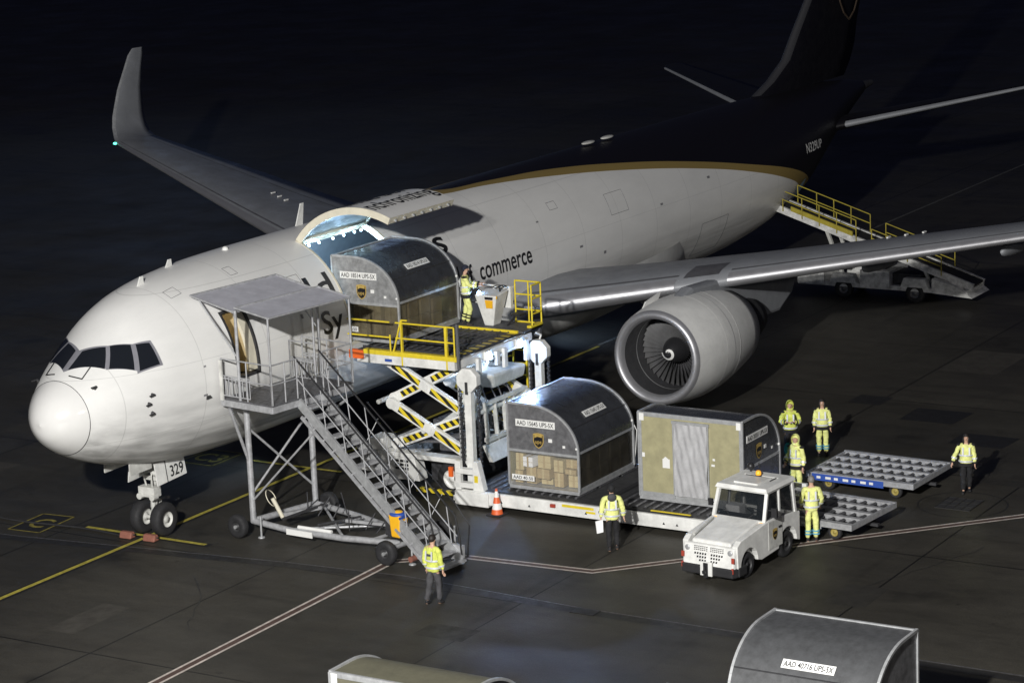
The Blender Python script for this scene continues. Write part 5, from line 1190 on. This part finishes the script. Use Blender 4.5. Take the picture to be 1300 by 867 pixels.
b = MB(); b.box((1.1, -W2-.012, .98), (1.2, -W2-.002, 1.05)); b.bar((.3, -.66, 1.2), (1.3, -.62, 1.03), .05); tb('hood_seam', b, 'white_dirty')
b = MB(); b.cb((.95, -.72, 1.06), (.12, .05, .06)); b.cb((.95, .72, 1.06), (.12, .05, .06)); b.cb((1.42, -.7, .98), (.05, .06, .1)); tb('hood_latch', b, 'blackp')
# cab: floor .6, sill 1.24, roof 2.02
cf, cr = .12, -1.42     # front and rear at the sill
A = [(cf, -.74, 1.2), (cf, .74, 1.2), (cr, -.76, 1.08), (cr, .76, 1.08)]; B_ = [(-.12, -.70, 1.93), (-.12, .70, 1.93), (-1.38, -.70, 1.93), (-1.38, .70, 1.93)]
b = MB()
for p, q in zip(A, B_): b.bar(p, q, .085, .085)
for p, q in ((0, 1), (2, 3), (0, 2), (1, 3)): b.bar(A[p], A[q], .08); b.bar(B_[p], B_[q], .08)
b.bar((-.62, -.76, 1.16), (-.68, -.70, 1.93), .06); b.bar((-.62, .76, 1.16), (-.68, .70, 1.93), .06)
cabf = tb('cab_frame', b, 'white')
b = MB(); b.hexa([(-1.5, -.77, 1.94), (.0, -.77, 1.94), (.0, .77, 1.94), (-1.5, .77, 1.94)], [(-1.46, -.72, 2.04), (-.04, -.72, 2.04), (-.04, .72, 2.04), (-1.46, .72, 2.04)]); b.box((-.95, -.35, 2.04), (-.25, .35, 2.08)); b.box((-1.4, -.5, 2.045), (-1.05, .5, 2.06)); rf = tb('roof', b, 'white', bevel=.03)
b = MB(); b.box((-.9, -.36, 2.082), (-.88, .1, 2.1)); b.box((-1.02, .45, 2.05), (-.7, .47, 2.07)); b.build('roof_gasket', 'blackp', rf)
b = MB(); b.tube((-1.0, -.05, 2.05), (-1.0, -.05, 2.09), .08, n=14); b.m = 1; b.lathe([(.07, 2.09), (.075, 2.15), (.05, 2.2), (0, 2.21)], 16, Matrix.Translation((-1.0, -.05, 0))); b.build('beacon', ['blackp', 'amber'], rf)
b = MB(); b.ball((-1.3, -.45, 2.2), .1, 10, 8); b.tube((-1.3, -.45, 2.03), (-1.3, -.45, 2.14), .03); b.path([(-1.3, -.2, 2.05), (-1.32, -.22, 2.3), (-1.25, -.15, 2.2)], .012); b.build('roof_work_lamp', 'blackp', rf)
def pane(P, nm='window'):
    b = MB(); P = [Vector(p) for p in P]; n = (P[1]-P[0]).cross(P[3]-P[0]).normalized()*.006; b.hexa([p-n for p in P], [p+n for p in P]); return tb(nm, b, 'cabg')
pane([(cf-.01, -.68, 1.25), (cf-.01, .68, 1.25), (-.125, .65, 1.88), (-.125, -.65, 1.88)], 'windscreen')
for s in (-1, 1):
    pane([(cf-.06, s*.745, 1.24), (-.58, s*.75, 1.2), (-.64, s*.70, 1.88), (-.16, s*.70, 1.88)]); pane([(-.66, s*.755, 1.19), (cr+.06, s*.76, 1.12), (-1.32, s*.70, 1.88), (-.72, s*.70, 1.88)])
pane([(cr-.0, -.7, 1.12), (cr-.0, .7, 1.12), (-1.375, .66, 1.88), (-1.375, -.66, 1.88)], 'rear_window')
b = MB(); b.box((-.68, -.812, .45), (.02, -.802, 1.18)); b.box((-.68, .802, .45), (.02, .812, 1.18)); dr_ = tb('door', b, 'white_dirty', bevel=.004)
b = MB(); b.cb((-.55, -.82, .95), (.14, .02, .05)); b.cb((-.55, .82, .95), (.14, .02, .05)); b.build('handle', 'blackp', dr_)
e_ = badge(dr_, (-.28, .818, .95), (-1, 0, 0), (0, 0, 1), .24)
b = MB(); b.cb((-.55, .22, 1.0), (.5, .5, .14)); b.hexa([(-.86, -.02, 1.0), (-.76, -.02, 1.0), (-.76, .46, 1.0), (-.86, .46, 1.0)], [(-.94, 0, 1.72), (-.86, 0, 1.72), (-.86, .44, 1.72), (-.94, .44, 1.72)]); tb('driver_seat', b, 'black', bevel=.03)
b = MB(); b.hexa([(-.05, -.66, 1.0), (.06, -.66, 1.0), (.06, .66, 1.0), (-.05, .66, 1.0)], [(-.1, -.66, 1.3), (.04, -.66, 1.24), (.04, .66, 1.24), (-.1, .66, 1.3)]); tb('dashboard', b, 'blackp')
b = MB(); b.lathe([(.17, 0), (.19, .015), (.17, .03)], 22, Matrix.Translation((-.25, .22, 1.36)) @ Matrix.Rotation(R(-35), 4, 'Y')); b.tube((-.08, .22, 1.2), (-.25, .22, 1.37), .025); tb('steering_wheel', b, 'black')
b = MB(); b.box((-.55, -.6, 1.05), (-.25, -.2, 1.42)); tb('cab_box', b, 'paper')
b = MB(); b.cb((-.05, .95, 1.45), (.07, .16, .24)); b.tube((-.02, .76, 1.5), (-.05, .95, 1.5), .015); b.cb((-.05, -.93, 1.5), (.06, .12, .18)); b.tube((-.02, -.76, 1.5), (-.05, -.93, 1.5), .015); tb('mirror', b, 'blackp')
for s in (-1, 1):
    b = MB(); b.lathe([(0, 0), (.055, 0), (.05, .02), (0, .025)], 12, Matrix.Translation((.15, s*.68, 1.19)) @ Matrix.Rotation(R(40), 4, 'Y')); tb('indicator', b, 'amber')
    b = MB(); b.tube((.15, s*.2, 1.2), (.03, s*.5, 1.45), .01, n=5); tb('wiper', b, 'blackp')
for x in (-.98, .98):
    for s in (-1, 1):
        b = MB(); r = .36 if x < 0 else .33; wheel_at(b, (x, s*.67, r), r, .2, (0, 1, 0), .55); tb('wheel', b, ['black', 'hub'])
b = MB(); b.box((-1.72, -.7, .35), (-1.6, .7, .95)); b.cb((-1.8, 0, .38), (.25, .2, .12)); tb('rear_panel', b, 'white')

# ------------------------------------------------------------------ traffic cone
cn = thing('traffic_cone', 'orange and white traffic cone beside the white loader', 'traffic cone', (10.45, -7.78, 0))
b = MB(); b.lathe([(.17, .03), (.155, .08), (.03, .74), (.02, .75), (0, .75)], 24); b.build('cone', 'redw', cn)
b = MB(); b.box((-.23, -.23, 0), (.23, .23, .035)); b.build('foot', 'black', cn, bevel=.01)

# ------------------------------------------------------------------ belt loader at the rear hold
K['beltw'] = mat('grimy_white_vehicle_paint', (.72, .72, .70), .5, var=.5, vscale=4)
BL = thing('belt_loader', 'white belt loader with yellow railings parked under the far wing', 'belt loader', (41.6, -6.3, 0), R(-90))
# local X = away from the aircraft (-Y world is +X here)
def bb(nm, b, m): return b.build(nm, m, BL)
b = MB(); b.box((-3.5, -.85, .45), (3.4, .85, .62)); b.box((-3.5, -.9, .5), (-2.4, .9, 1.0)); b.box((-.9, -.9, .5), (.3, .9, 1.15)); b.hexa([(2.0, -.9, .45), (3.6, -.9, .35), (3.6, .9, .35), (2.0, .9, .45)], [(2.0, -.9, 1.0), (3.0, -.9, .75), (3.0, .9, .75), (2.0, .9, 1.0)])
for x in (-1.6, 1.3):
    b.prism([(x-.55, .62), (x-.42, .95), (x+.42, .95), (x+.55, .62)], -.92, -.6)
    b.prism([(x-.55, .62), (x-.42, .95), (x+.42, .95), (x+.55, .62)], .6, .92)
bb('chassis', b, 'beltw')
b = MB(); b.cb((-.3, 0, 1.2), (.6, 1.0, .25)); b.cb((.9, 0, .85), (1.2, 1.2, .4)); b.cb((-2.0, .3, 1.2), (.5, .5, .5)); bb('machinery', b, 'dark')
for x in (-1.6, 1.3):
    for s in (-1, 1):
        b = MB(); wheel_at(b, (x, s*.78, .38), .38, .24, (0, 1, 0), .5); bb('wheel', b, ['black', 'darkg'])
def bp3(u, y, dz=0): return (-4.5+u*8.0, y, 3.3-u*2.6+dz)
b = MB()
for s in (-.55, .55): b.bar(bp3(0, s), bp3(1, s), .12, .26)
b.tube((-4.75, -.55, 3.32), (-4.75, .55, 3.32), .09); b.bar((-4.6, -.3, 3.3), (-5.2, -.3, 3.5), .1, .08); bl = bb('belt_frame', b, 'beltw')
b = MB(); b.hexa([bp3(.0, -.48, .02), bp3(1, -.48, .02), bp3(1, .48, .02), bp3(0, .48, .02)], [bp3(.0, -.48, .1), bp3(1, -.48, .1), bp3(1, .48, .1), bp3(0, .48, .1)]); b.build('belt', 'black', bl)
for s in (-.68, .68):
    b = MB()
    for dz in (.8, .45): b.tube(bp3(.04, s, dz), bp3(.42, s, dz), .022, n=6); b.tube(bp3(.5, s, dz-.1), bp3(.85, s, dz-.1), .022, n=6)
    for u in (.04, .14, .23, .32, .42): b.tube(bp3(u, s, 0), bp3(u, s, .8), .022, n=6)
    for u in (.5, .68, .85): b.tube(bp3(u, s, 0), bp3(u, s, .7), .022, n=6)
    bb('guard_rail', b, 'railfar')
b = MB(); b.hexa([bp3(.08, -.66, .12), bp3(.4, -.66, .12), bp3(.4, -.58, .12), bp3(.08, -.58, .12)], [bp3(.08, -.66, .3), bp3(.4, -.66, .3), bp3(.4, -.58, .3), bp3(.08, -.58, .3)]); bb('side_pad', b, 'railfar')
b = MB(); b.bar((-1.8, -.5, .9), bp3(.25, -.45), .12); b.bar((-1.8, .5, .9), bp3(.25, .45), .12); b.bar((1.8, -.5, .7), bp3(.75, -.45), .1); b.bar((1.8, .5, .7), bp3(.75, .45), .1); bb('lift_arm', b, 'white_dirty')

# ------------------------------------------------------------------ people
def skin_mesh(chains, root=0, sub=2):
    """chains: list of lists of (key, (x,y,z), (rx,ry)); shared keys join"""
    idx = {}; V = []; Rr = []; E = []
    for ch in chains:
        prev = None
        for it in ch:
            if len(it) == 3 and it[0] not in idx: idx[it[0]] = len(V); V.append(it[1]); Rr.append(it[2])
            i = idx[it[0]]
            if prev is not None: E.append((prev, i))
            prev = i
    me = bpy.data.meshes.new('t'); me.from_pydata([tuple(v) for v in V], E, []); o = bpy.data.objects.new('t', me); COL.objects.link(o)
    md = o.modifiers.new('s', 'SKIN'); md.use_smooth_shade = True; md.branch_smoothing = .4
    for i, r in enumerate(Rr):
        sv_ = me.skin_vertices[0].data[i]; sv_.radius = (r, r) if isinstance(r, (int, float)) else r; sv_.use_root = (i == root)
    if sub: s = o.modifiers.new('u', 'SUBSURF'); s.levels = sub; s.render_levels = sub
    dg = bpy.context.evaluated_depsgraph_get(); dg.update(); m2 = bpy.data.meshes.new_from_object(o.evaluated_get(dg)); bpy.data.objects.remove(o); bpy.data.meshes.remove(me)
    m2.polygons.foreach_set('use_smooth', [True]*len(m2.polygons))
    return m2
from mathutils import noise
def crumple(me, amp, sd):
    me.update(); N_ = [v.normal.copy() for v in me.vertices]
    for v, n in zip(me.vertices, N_):
        c = v.co; q = noise.noise(Vector((c.x*13+sd, c.y*13, c.z*7)))+.6*noise.noise(Vector((c.x*22, c.y*22+sd, c.z*26)))
        v.co = c+n*amp*q
def mobj(name, me, m, par):
    me.name = name
    if name in ('jacket', 'trousers'): crumple(me, .022, par.location.x*3.1)
    me.materials.clear(); me.materials.append(K[m]); o = bpy.data.objects.new(name, me); COL.objects.link(o); o.parent = par; return o
def person(lab, loc, rz, h=1.78, arms=None, legs=None, lean=0., head=(0, 0), jacket='hiv', trous='blackc', shoes='black', hair='hairb', hood=False, hairlen='short', cap=None, bands=True, trband=False, hem=None, extra=None, vest=False, hoodback=False, female=False):
    """faces local +Y; x = right"""
    p = thing('person', lab, 'person', loc, rz, 'ground crew'); k = h/1.78
    V = lambda x, y, z: Vector((x, y, z))*k
    sp = lambda z: (z-.95)*math.tan(lean)
    pel = V(0, 0, .96); wa = V(0, sp(1.12), 1.12); ch = V(0, sp(1.34), 1.34); ub = V(0, sp(1.45), 1.45); nk = V(0, sp(1.52)+.01, 1.52)
    hd = V(head[0]*.04, sp(1.62)+.025+head[1]*.03, 1.62); ht = V(head[0]*.07, sp(1.7)+.02+head[1]*.05, 1.715)
    sw = .175 if female else .195
    arms = arms or {}; legs = legs or {}
    C_ = [[('p', pel, (.14*k, .10*k)), ('w', wa, (.125*k, .09*k)), ('c', ch, (.15*k, .10*k)), ('u', ub, (.10*k, .08*k)), ('n', nk, .052*k), ('h', hd, (.072*k, .085*k)), ('ht', ht, (.068*k, .078*k))]]
    JK = [[('p0', V(0, 0, .82), (.205*k, .145*k)), ('p', pel, (.195*k, .14*k)), ('w', wa, (.19*k, .135*k)), ('c', ch, (.20*k, .145*k)), ('u', ub, (.12*k, .10*k)), ('n', nk+Vector((0, 0, -.01)), .075*k)]]
    TR_ = [[('p', pel+Vector((0, 0, .02)), (.155*k, .115*k)), ('q', V(0, 0, .88), (.15*k, .115*k))]]
    hands = []; cuffs = []; ankles = []
    for s, nm in ((1, 'R'), (-1, 'L')):
        sh = V(s*sw, sp(1.43), 1.43); ua, fa = arms.get(nm, ((s*.12, .0, -1), (s*.04, .12, -1)))
        ua = Vector(ua).normalized(); fa = Vector(fa).normalized(); el = sh+ua*.29*k; wr = el+fa*.255*k
        C_.append([('u',), ('sh'+nm, sh, .055*k), ('el'+nm, el, .04*k), ('wr'+nm, wr, .027*k)])
        JK.append([('u',), ('sh'+nm, sh, .078*k), ('m'+nm, sh+ua*.15*k, .074*k), ('el'+nm, el, .064*k), ('f'+nm, el+fa*.14*k, .06*k), ('wr'+nm, wr-fa*.015, .052*k)])
        # hand: palm fanned to four knuckles, thumb from the side
        side = fa.cross(Vector((0, 0, 1)));
        if side.length < .3: side = Vector((0, 1, 0)) - fa*fa.y
        side.normalize(); nrm = fa.cross(side)*(1 if s > 0 else -1)
        pm = wr+fa*.045*k; C_.append([('wr'+nm,), ('pm'+nm, pm, (.036*k, .018*k))])
        for q, (o_, L_) in enumerate(((-.030, .062), (-.010, .075), (.011, .070), (.031, .055))):
            kn = wr+fa*.09*k+side*o_*k; t1 = kn+(fa*.9+nrm*.25).normalized()*L_*.55*k; t2 = t1+(fa*.6+nrm*.7).normalized()*L_*.5*k
            C_.append([('pm'+nm,), ('kn%d'%q+nm, kn, .011*k), ('a%d'%q+nm, t1, .009*k), ('b%d'%q+nm, t2, .0075*k)])
        th = wr+fa*.035*k-side*.035*k; t2 = th+(fa*.7-side*.5+nrm*.4).normalized()*.045*k; C_.append([('pm'+nm,), ('th'+nm, th, .012*k), ('tb'+nm, t2, .009*k)])
        cuffs.append((el, fa, wr)); hands.append(wr+fa*.1*k)
        hp_ = V(s*.095, 0, .90); ft, kn_ = legs.get(nm, ((s*.02, .0, -1), (s*.01, -.02, -1)))
        ft = Vector(ft).normalized(); kn_ = Vector(kn_).normalized(); kv = hp_+ft*.41*k; an = kv+kn_*.40*k; dz = an.z-.085*k
        C_.append([('p',), ('hp'+nm, hp_, .085*k), ('k'+nm, kv, .055*k), ('an'+nm, an, .035*k), ('he'+nm, an+Vector((0, -.02, -.045))*k, .036*k), ('to'+nm, an+Vector((s*.02, .15, -.055))*k, .03*k)])
        TR_.append([('q',), ('hp'+nm, hp_, .105*k), ('mt'+nm, hp_+ft*.2*k, .098*k), ('k'+nm, kv, .08*k), ('mc'+nm, kv+kn_*.2*k, .074*k), ('an'+nm, an+Vector((0, 0, .02)), .068*k)])
        ankles.append((kv, kn_, an))
    body = mobj('body', skin_mesh(C_), 'skin', p); low = min(v.co.z for v in body.data.vertices)
    objs = [body]
    objs.append(mobj('jacket', skin_mesh(JK), jacket, p)); objs.append(mobj('trousers', skin_mesh(TR_), trous, p))
    if vest:
        b = MB(); b.tube(V(0, 0, .92), V(0, sp(1.3), 1.3), .01)
    for (kv, kn_, an), s in zip(ankles, (1, -1)):
        me = skin_mesh([[('a', an+Vector((0, 0, .06)), .052*k), ('h', an+Vector((0, -.025, -.035))*1, .052*k), ('m', an+Vector((s*.01, .07, -.045)), (.05*k, .038*k)), ('t', an+Vector((s*.02, .165, -.052)), (.044*k, .03*k))]], sub=1); objs.append(mobj('shoe', me, shoes, p))
    # face
    fdir = Vector((head[0]*.5, 1, 0)).normalized(); up_ = Vector((0, 0, 1)); rt_ = fdir.cross(up_); fc = (hd+ht)/2
    b = MB(); b.ball(fc+fdir*.088*k-up_*.022*k, (.013*k, .018*k, .018*k), 8, 6)
    for s in (-1, 1): b.ball(fc+rt_*s*.078*k-up_*.015*k, (.012*k, .02*k, .028*k), 8, 6)
    objs.append(b.build('nose_and_ears', 'skin', p, fix=False))
    b = MB()
    for s in (-1, 1): b.ball(fc+fdir*.079*k+rt_*s*.03*k+up_*.008*k, (.011*k, .008*k, .007*k), 8, 6)
    b.ball(fc+fdir*.082*k-up_*.055*k, (.024*k, .007*k, .006*k), 8, 6); objs.append(b.build('eyes_and_mouth', 'hairb', p, fix=False))
    if hood:
        b = MB(); c0 = fc-fdir*.02*k; n1, n2 = 16, 10; vs = []
        for i in range(n2+1):
            a = pi*.5*1.25*i/n2   # from back pole forwards, open at the face
            for j in range(n1):
                q = 2*pi*j/n1; d = -fdir*cos(a)+(rt_*cos(q)+up_*sin(q))*sin(a); vs.append(c0+Vector((d.x*.122, d.y*.135, d.z*.155-(.03 if sin(q) < -.3 and a > .5 else 0)))*k)
        b.add(vs, [(i*n1+j, (i+1)*n1+j, (i+1)*n1+(j+1) % n1, i*n1+(j+1) % n1) for i in range(n2) for j in range(n1)], True); b.ball(fc-up_*.14*k-fdir*.03*k, (.11*k, .10*k, .07*k), 12, 8); objs.append(b.build('hood', jacket, p, fix=False))
    else:
        b = MB(); n1, n2 = 16, 8; vs = []; c0 = fc+up_*.015*k-fdir*.008*k; ax = (fdir*-.45+up_*.9).normalized(); e1 = rt_; e2 = ax.cross(e1)
        for i in range(n2+1):
            a = pi*.56*i/n2
            for j in range(n1):
                q = 2*pi*j/n1; d = ax*cos(a)+(e1*cos(q)+e2*sin(q))*sin(a); vs.append(c0+Vector((d.x*.092, d.y*.108, d.z*.112))*k)
        b.add(vs, [(i*n1+j, (i+1)*n1+j, (i+1)*n1+(j+1) % n1, i*n1+(j+1) % n1) for i in range(n2) for j in range(n1)], True)
        hm = cap or hair; objs.append(b.build('cap' if cap else 'hair', hm, p, fix=False))
        if cap:
            b = MB(); b.ball(fc+fdir*.1*k+up_*.045*k, (.07*k, .06*k, .012*k), 12, 6); objs.append(b.build('cap_peak', cap, p, fix=False))
            b = MB(); b.ball(fc-fdir*.05*k-up_*.03*k, (.072*k, .05*k, .06*k), 10, 8); objs.append(b.build('hair', hair, p, fix=False))
        if hairlen == 'long':
            me = skin_mesh([[('a', fc-fdir*.05*k+up_*.05*k, (.085*k, .07*k)), ('b', fc-fdir*.07*k-up_*.08*k, (.085*k, .05*k)), ('c', fc-fdir*.06*k-up_*.2*k, (.08*k, .045*k)), ('d', fc-fdir*.05*k-up_*.3*k, (.05*k, .03*k))]], sub=1); objs.append(mobj('long_hair', me, hair, p))
            b = MB()
            for s in (-1, 1): b.ball(fc+rt_*s*.075*k-up_*.10*k+fdir*.02*k, (.028*k, .035*k, .13*k), 8, 8)
            objs.append(b.build('hair_strand', hair, p, fix=False))
    if hoodback:
        b = MB(); b.ball(V(0, sp(1.5)-.1, 1.47), (.12*k, .07*k, .11*k), 14, 8); objs.append(b.build('folded_hood', 'greyc' if hoodback == 'grey' else jacket, p, fix=False))
    if bands:
        def ringb(c, d, rx, ry, wd, m='refl'):
            rx += .010; ry += .012
            T = Vector(d).to_track_quat('Z', 'Y').to_matrix().to_4x4(); T.translation = c
            b = MB(); n1 = 24; vs = []
            for hz in (-wd/2, wd/2):
                for j in range(n1): q = 2*pi*j/n1; vs.append(T @ Vector((rx*cos(q), ry*sin(q), hz)))
            b.add(vs, [(j, (j+1) % n1, n1+(j+1) % n1, n1+j) for j in range(n1)], True); return b
        b = MB()
        def merge(q): b.add(q.v, q.f, True)
        c0 = V(0, sp(.98), .98); merge(ringb(c0, (0, math.tan(lean), 1), .207*k, .152*k, .05*k)); merge(ringb(V(0, sp(1.16), 1.16), (0, math.tan(lean), 1), .20*k, .152*k, .045*k))
        for el, fa, wr in cuffs: merge(ringb(el+fa*.1*k, fa, .073*k, .073*k, .045*k))
        # braces over the shoulders
        for s in (-1, 1):
            for yy in (-1, 1):
                b.bar(V(s*.095, sp(1.16)+yy*.162, 1.16), V(s*.09, sp(1.40)+yy*.142, 1.40), .045*k, .008)
        objs.append(b.build('reflective_bands', 'refl', p, fix=False))
        if hem:
            q = ringb(V(0, 0, .885), (0, 0, 1), .212*k, .156*k, .1*k); objs.append(q.build('dark_hem', hem, p, fix=False))
            q = MB()
            for el, fa, wr in cuffs:
                r2 = ringb(wr-fa*.035*k, fa, .064*k, .064*k, .05*k); q.add(r2.v, r2.f, True)
            for s in (-1, 1):
                for (P0) in [V(s*.2, sp(1.45), 1.455)]: q.ball(P0, (.075*k, .09*k, .035*k), 10, 6)
            objs.append(q.build('dark_trim', hem, p, fix=False))
        if trband:
            b = MB(); 
            for kv, kn_, an in ankles:
                for t in (.17, .25):
                    q = ringb(kv+kn_*t*k, kn_, .088*k, .088*k, .04*k); b.add(q.v, q.f, True)
            objs.append(b.build('leg_bands', trband if isinstance(trband, str) else 'refl', p, fix=False))
    if extra: objs += extra(p, V, hands)
    # stand it on the ground
    low = min(v.co.z for o in objs for v in o.data.vertices if o.name.startswith('shoe'))
    for o in objs: o.data.transform(Matrix.Translation((0, 0, -low)))
    return p
def face(dx, dy): return math.atan2(dy, dx)-pi/2     # heading so that local +Y points along (dx, dy)
def papers(p, V, H):
    h = H[1]; b = MB(); b.hexa([h+Vector(q) for q in ((-.10, -.07, -.30), (.06, -.10, -.26), (.05, -.07, -.26), (-.11, -.05, -.30))], [h+Vector(q) for q in ((-.13, -.07, .03), (.06, -.07, .07), (.05, -.05, .07), (-.14, -.05, .03))])
    return [b.build('held_papers', 'paper', p)]
def bag(p, V, H):
    b = MB(); b.ball(V(.27, -.02, 1.33), (.1, .14, .2), 12, 8); return [b.build('teal_bundle', 'teal', p)]
def patchback(p, V, H):
    b = MB(); b.add([V(-.10, -.142, 1.27), V(.10, -.142, 1.27), V(.10, -.138, 1.33), V(-.10, -.138, 1.33)], [(0, 1, 2, 3)]); return [b.build('back_patch', 'greyc', p, fix=False)]
person('person in yellow jacket with grey hood and dark cap walking towards the containers with papers', (8.85, -12.35, 0), face(.8, .55), 1.80, arms={'L': ((-.25, -.05, -1), (-.12, .15, -1)), 'R': ((.3, -.05, -1), (.1, .2, -1))}, legs={'R': ((.03, .18, -1), (0, -.08, -1)), 'L': ((-.02, -.08, -1), (0, -.28, -1))}, cap='blackc', hoodback='grey', hair='hairb', extra=papers)
person('person in yellow jacket and dark grey trousers walking past the foot of the stairs', (3.15, -10.45, 0), face(.9, -.1), 1.80, jacket='hiv2', arms={'L': ((-.1, -.15, -1), (-.02, .3, -1)), 'R': ((.16, .02, -1), (.05, .25, -1))}, legs={'R': ((.02, .2, -1), (0, -.05, -1)), 'L': ((-.02, -.1, -1), (0, -.35, -1))}, trous='greyc', hair='hairb', extra=patchback)
person('person with long dark hair in yellow jacket walking alone beside the empty dolly', (17.55, -18.75, 0), face(-.85, -.35), 1.72, arms={'R': ((.5, .1, -1), (.35, .12, -1)), 'L': ((-.2, 0, -1), (-.06, .15, -1))}, legs={'R': ((-.02, .22, -1), (-.02, -.02, -1)), 'L': ((0, -.12, -1), (0, -.3, -1))}, hairlen='long', hem='blackc', female=True)
person('person with dark collar and light blue lower legs standing behind the dolly with arms hanging', (19.62, -13.45, 0), face(-1, -.45), 1.74, arms={'R': ((.18, 0, -1), (.06, .12, -1)), 'L': ((-.18, 0, -1), (-.06, .12, -1))}, trous='hiv', hem='blackc', trband='cyan', female=True, hairlen='long', head=(0, .2))
person('hooded person holding both hands together at the chest, farthest beside the container', (18.9, -12.75, 0), face(-1, -.55), 1.76, jacket='hiv2', arms={'R': ((.35, .15, -1), (-.75, .8, .15)), 'L': ((-.35, .15, -1), (.75, .8, .15))}, hood=True, hem='blackc', trous='blackc')
person('hooded person carrying a teal bundle beside the container end', (15.3, -14.62, 0), face(-.9, .1), 1.80, arms={'R': ((.2, .15, -1), (-.2, .8, -.5)), 'L': ((-.2, 0, -1), (-.05, .3, -1))}, hood=True, hem='blackc', trous='hiv', extra=bag)
person('grey haired person in yellow vest and yellow trousers seen from behind next to the tractor', (11.65, -16.78, 0), face(.8, .5), 1.80, arms={'R': ((.25, .1, -1), (-.1, .6, -.8)), 'L': ((-.25, .1, -1), (.1, .6, -.8))}, trous='hiv', hair='hairg', trband='cyan', hoodback=False)
person('person in navy head wrap leaning over the control console on the raised loader platform', (14.62, -4.40, DZ+.07), face(.45, -.9), 1.80, lean=R(-3), arms={'R': ((.1, .55, -.8), (-.1, .9, .05)), 'L': ((-.1, .5, -.8), (.1, .9, .0))}, legs={'R': ((.05, .25, -1), (0, -.2, -1)), 'L': ((-.02, -.05, -1), (0, -.3, -1))}, trous='hiv', hem='blackc', cap='navy', hair='navy', head=(0, .6), trband='blackc')
